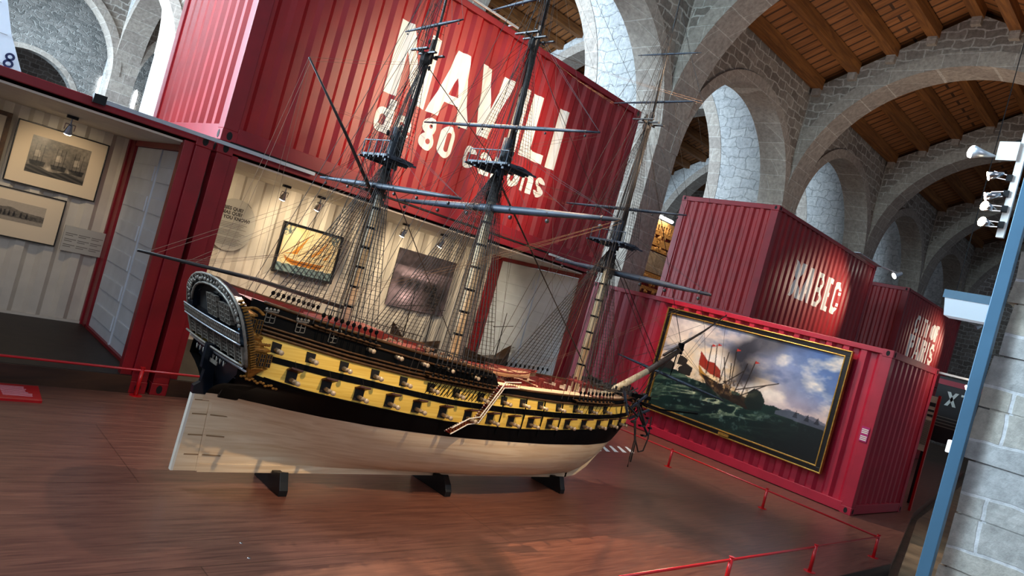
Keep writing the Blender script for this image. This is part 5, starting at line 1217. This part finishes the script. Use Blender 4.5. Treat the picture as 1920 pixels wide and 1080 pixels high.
# right side: hanging light box, banner, text panel, exit lamp, lamp arm
hb_ = thing('hanging_light_box', (2.0, -.3, 3.5), 'blue-white hanging lamp box beside the steel post, above the passage', 'light box')
m_ = MB(); m_.add([(2,.10,3.86),(2,-.62,3.94),(2,-.68,3.50),(2,.04,3.50),(2.35,.10,3.86),(2.35,-.62,3.94),(2.35,-.68,3.50),(2.35,.04,3.50)], [(0,1,2,3),(0,4,5,1),(1,5,6,2),(2,6,7,3),(3,7,4,0),(4,7,6,5)]); m_.build('box_body', mat('lightbox_white', c(206,226,240), .5, emit=(.7,.85,1,1), es=.35), hb_)
m_ = MB(); m_.box(1.98,2.36,-.64,.12,3.80,3.94); m_.build('box_top', M['blue'], hb_); 
for y in (-.55, 0): MB().tube([(2.2,y,3.9),(2.2,y,9.5)], .008, 5).build('hanger', M['blackm'], hb_)
bn = thing('banner', (4.0, -.15, 1.2), 'dark banner with large white X and small lettering at the end of the passage', 'banner')
m_ = MB(); m_.box(4.0,4.04,-.6,.36,1.3,2.55); m_.box(4.01,4.03,-.6,-.55,-.14,1.3); m_.box(4.01,4.03,.3,.35,-.14,1.3); m_.build('cloth', mat('banner_dark', c(38,28,30), .5), bn)
MB().box(3.985,4.0,-.6,.36,2.40,2.5).build('header_band', M['pinkred'], bn)
m_ = MB()
for ch_, x_ in (('X', .0), ('T', .24)):
    for poly in glyph(ch_, .27, .2, .055): m_.add([(3.98, .17-x_-a, 2.02+b) for a, b in poly], [tuple(range(len(poly)))])
m_.build('lettering', M['letter'], bn)
m_ = MB()
for k in range(4): m_.box(3.985,3.99,-.15,.24,1.78-k*.06,1.795-k*.06)
m_.build('text_lines', M['textm'], bn)
tp_ = thing('text_panel', (3.0, .11, -.12), 'cream text panel with dark heading, standing just past the crimson container end', 'information panel')
m_ = MB(); m_.box(3.0,3.03,.03,.20,1.10,2.12); m_.build('panel', M['paper'], tp_)
for y in (.02,.21): MB().box(2.99,3.05,y-.02,y+.02,-.12,2.15).build('leg', M['railred'], tp_)
m_ = MB()
for k, (z, h) in enumerate(((1.93,.07),(1.83,.04),(1.74,.04))): m_.box(2.992,2.998,.05,.18-.02*k,z,z+h)
for k in range(22): m_.box(2.992,2.998,.05,.18-(k%3)*.012,1.66-k*.021,1.668-k*.021)
m_.build('text_lines', M['textd'], tp_)
MB().box(-6.09,-6.04,-2.4255,-2.398,1.66,1.745).build('emergency_lamp', mat('white_lamp', c(240,244,248), .5, emit=(1,1,1,1), es=1.3), label='small white upright lamp on the side of the blue steel post', cat='lamp', bevel=.006)
arm = thing('bracket_lamp', (2.5, -.2, 2.5), 'white horizontal lamp arm with small bright spotlight, beside the container corner', 'lamp')
MB().box(2.46,2.50,-.92,.02,2.52,2.555).build('arm', M['white'], arm); MB().tube([(2.42,-.62,2.50),(2.36,-.5,2.40)], [.03,.05], 10).build('lamp_head', M['chrome'], arm); MB().tube([(2.355,-.49,2.39),(2.35,-.48,2.385)], .045, 10).build('bulb', M['lampw'], arm)
spot((2.3, -.75, 2.75), (1.9, 0, 1.9), 28, (1,.74,.5), 110, .9, .03)
# lamps on the ends of the XABEC and CITY OF PARIS containers
for x, l_, e_ in ((8.30,'small clamp lamp at the far top corner of the XABEC container',330),(17.2,'small clamp lamp at the far top corner of the CITY OF PARIS container',300)):
    t = thing('clamp_lamp', (x, 3.3, 5.1), l_, 'lamp'); MB().box(x-1.6 if x < 9 else x-.9, x+.1, 3.50, 3.66, 5.192, 5.21).build('bar', M['alu'], t); MB().tube([(x,3.5,5.2),(x+.05,3.1,5.1)], .02, 6).build('arm', M['alu'], t)
    MB().tube([(x+.1,3.0,5.12),(x-.02,3.12,5.0)], [.05,.085], 10).build('lamp_head', M['alu'], t)
    if x < 9: MB().tube([(x-.022,3.122,4.998),(x-.03,3.13,4.99)], .08, 10).build('bulb', M['lampw'], t)
    spot((x-1.2, 1.6, 4.4), (x-2.4, 3.66, 3.7), e_*1.4, (1,.74,.56), 72, .9)

# vertical lamp track on the steel post with its spotlights
tk = thing('lamp_track', (-6.05, -2.36, 3.1), 'white vertical lamp track clipped to the blue steel post', 'light track')
m_ = MB(); m_.cbox((-6.07,-2.375,3.95), (.015,0,0), Vector((0,.022,0)), Vector((0,.0,.80))); m_.build('track_body', M['white'], tk)
fx = [(-2.34,3.56,-2.255,3.57,0,'upper chrome spotlight on the white vertical track'),(-2.345,3.45,-2.27,3.425,0,'second chrome spotlight down the white vertical track'),(-2.36,3.345,-2.27,3.335,1,'third spotlight down the white vertical track, glowing brightly'),(-2.365,3.235,-2.28,3.225,1,'lowest spotlight on the white vertical track, glowing brightly')]
for ya_, za_, yl, zl, br, l_ in fx:
    t = thing('track_spotlight', (-6.08, ya_, za_), l_, 'spotlight', 'spotlights on the vertical track')
    MB().box(-6.10,-6.055,ya_-.02,ya_+.015,za_-.022,za_+.022).build('clip', M['blackm'], t)
    y_ = MB(); y_.tube([(-6.09,ya_,za_+.016),(-6.13,yl,zl+.02)], .004, 5); y_.tube([(-6.09,ya_,za_-.016),(-6.13,yl,zl-.02)], .004, 5); y_.build('yoke', M['chrome'], t)
    d = Vector((-.25,.75,-.28)).normalized() if not br else Vector((-.75,.5,.05)).normalized(); p0 = Vector((-6.12,yl-.02,zl))
    MB().tube([p0-d*.04, p0, p0+d*.05], [.012,.02,.034], 12).build('lamp_head', M['chrome'], t, True); MB().tube([p0+d*.0505, p0+d*.054], .031 if not br else .033, 12).build('bulb', M['lampon'], t)
fl2 = thing('flood_lamp', (-6.1,-2.28,3.7), 'white square plate lamp with a grey cone spotlight at the top right', 'spotlight')
MB().box(-6.105,-6.09,-2.355,-2.235,3.68,3.81).build('plate', M['white'], fl2); MB().tube([(-6.1,-2.23,3.705),(-6.14,-2.16,3.708),(-6.16,-2.105,3.712)], [.008,.026,.047], 14).build('lamp_cone', M['alu'], fl2, True); MB().tube([(-6.161,-2.103,3.712),(-6.165,-2.10,3.712)], .044, 14).build('bulb', M['lampw'], fl2)
MB().tube([(-6.07,-2.30,3.81),(-6.0,-2.42,3.9)], .008, 5).build('bracket', M['blackm'], fl2)
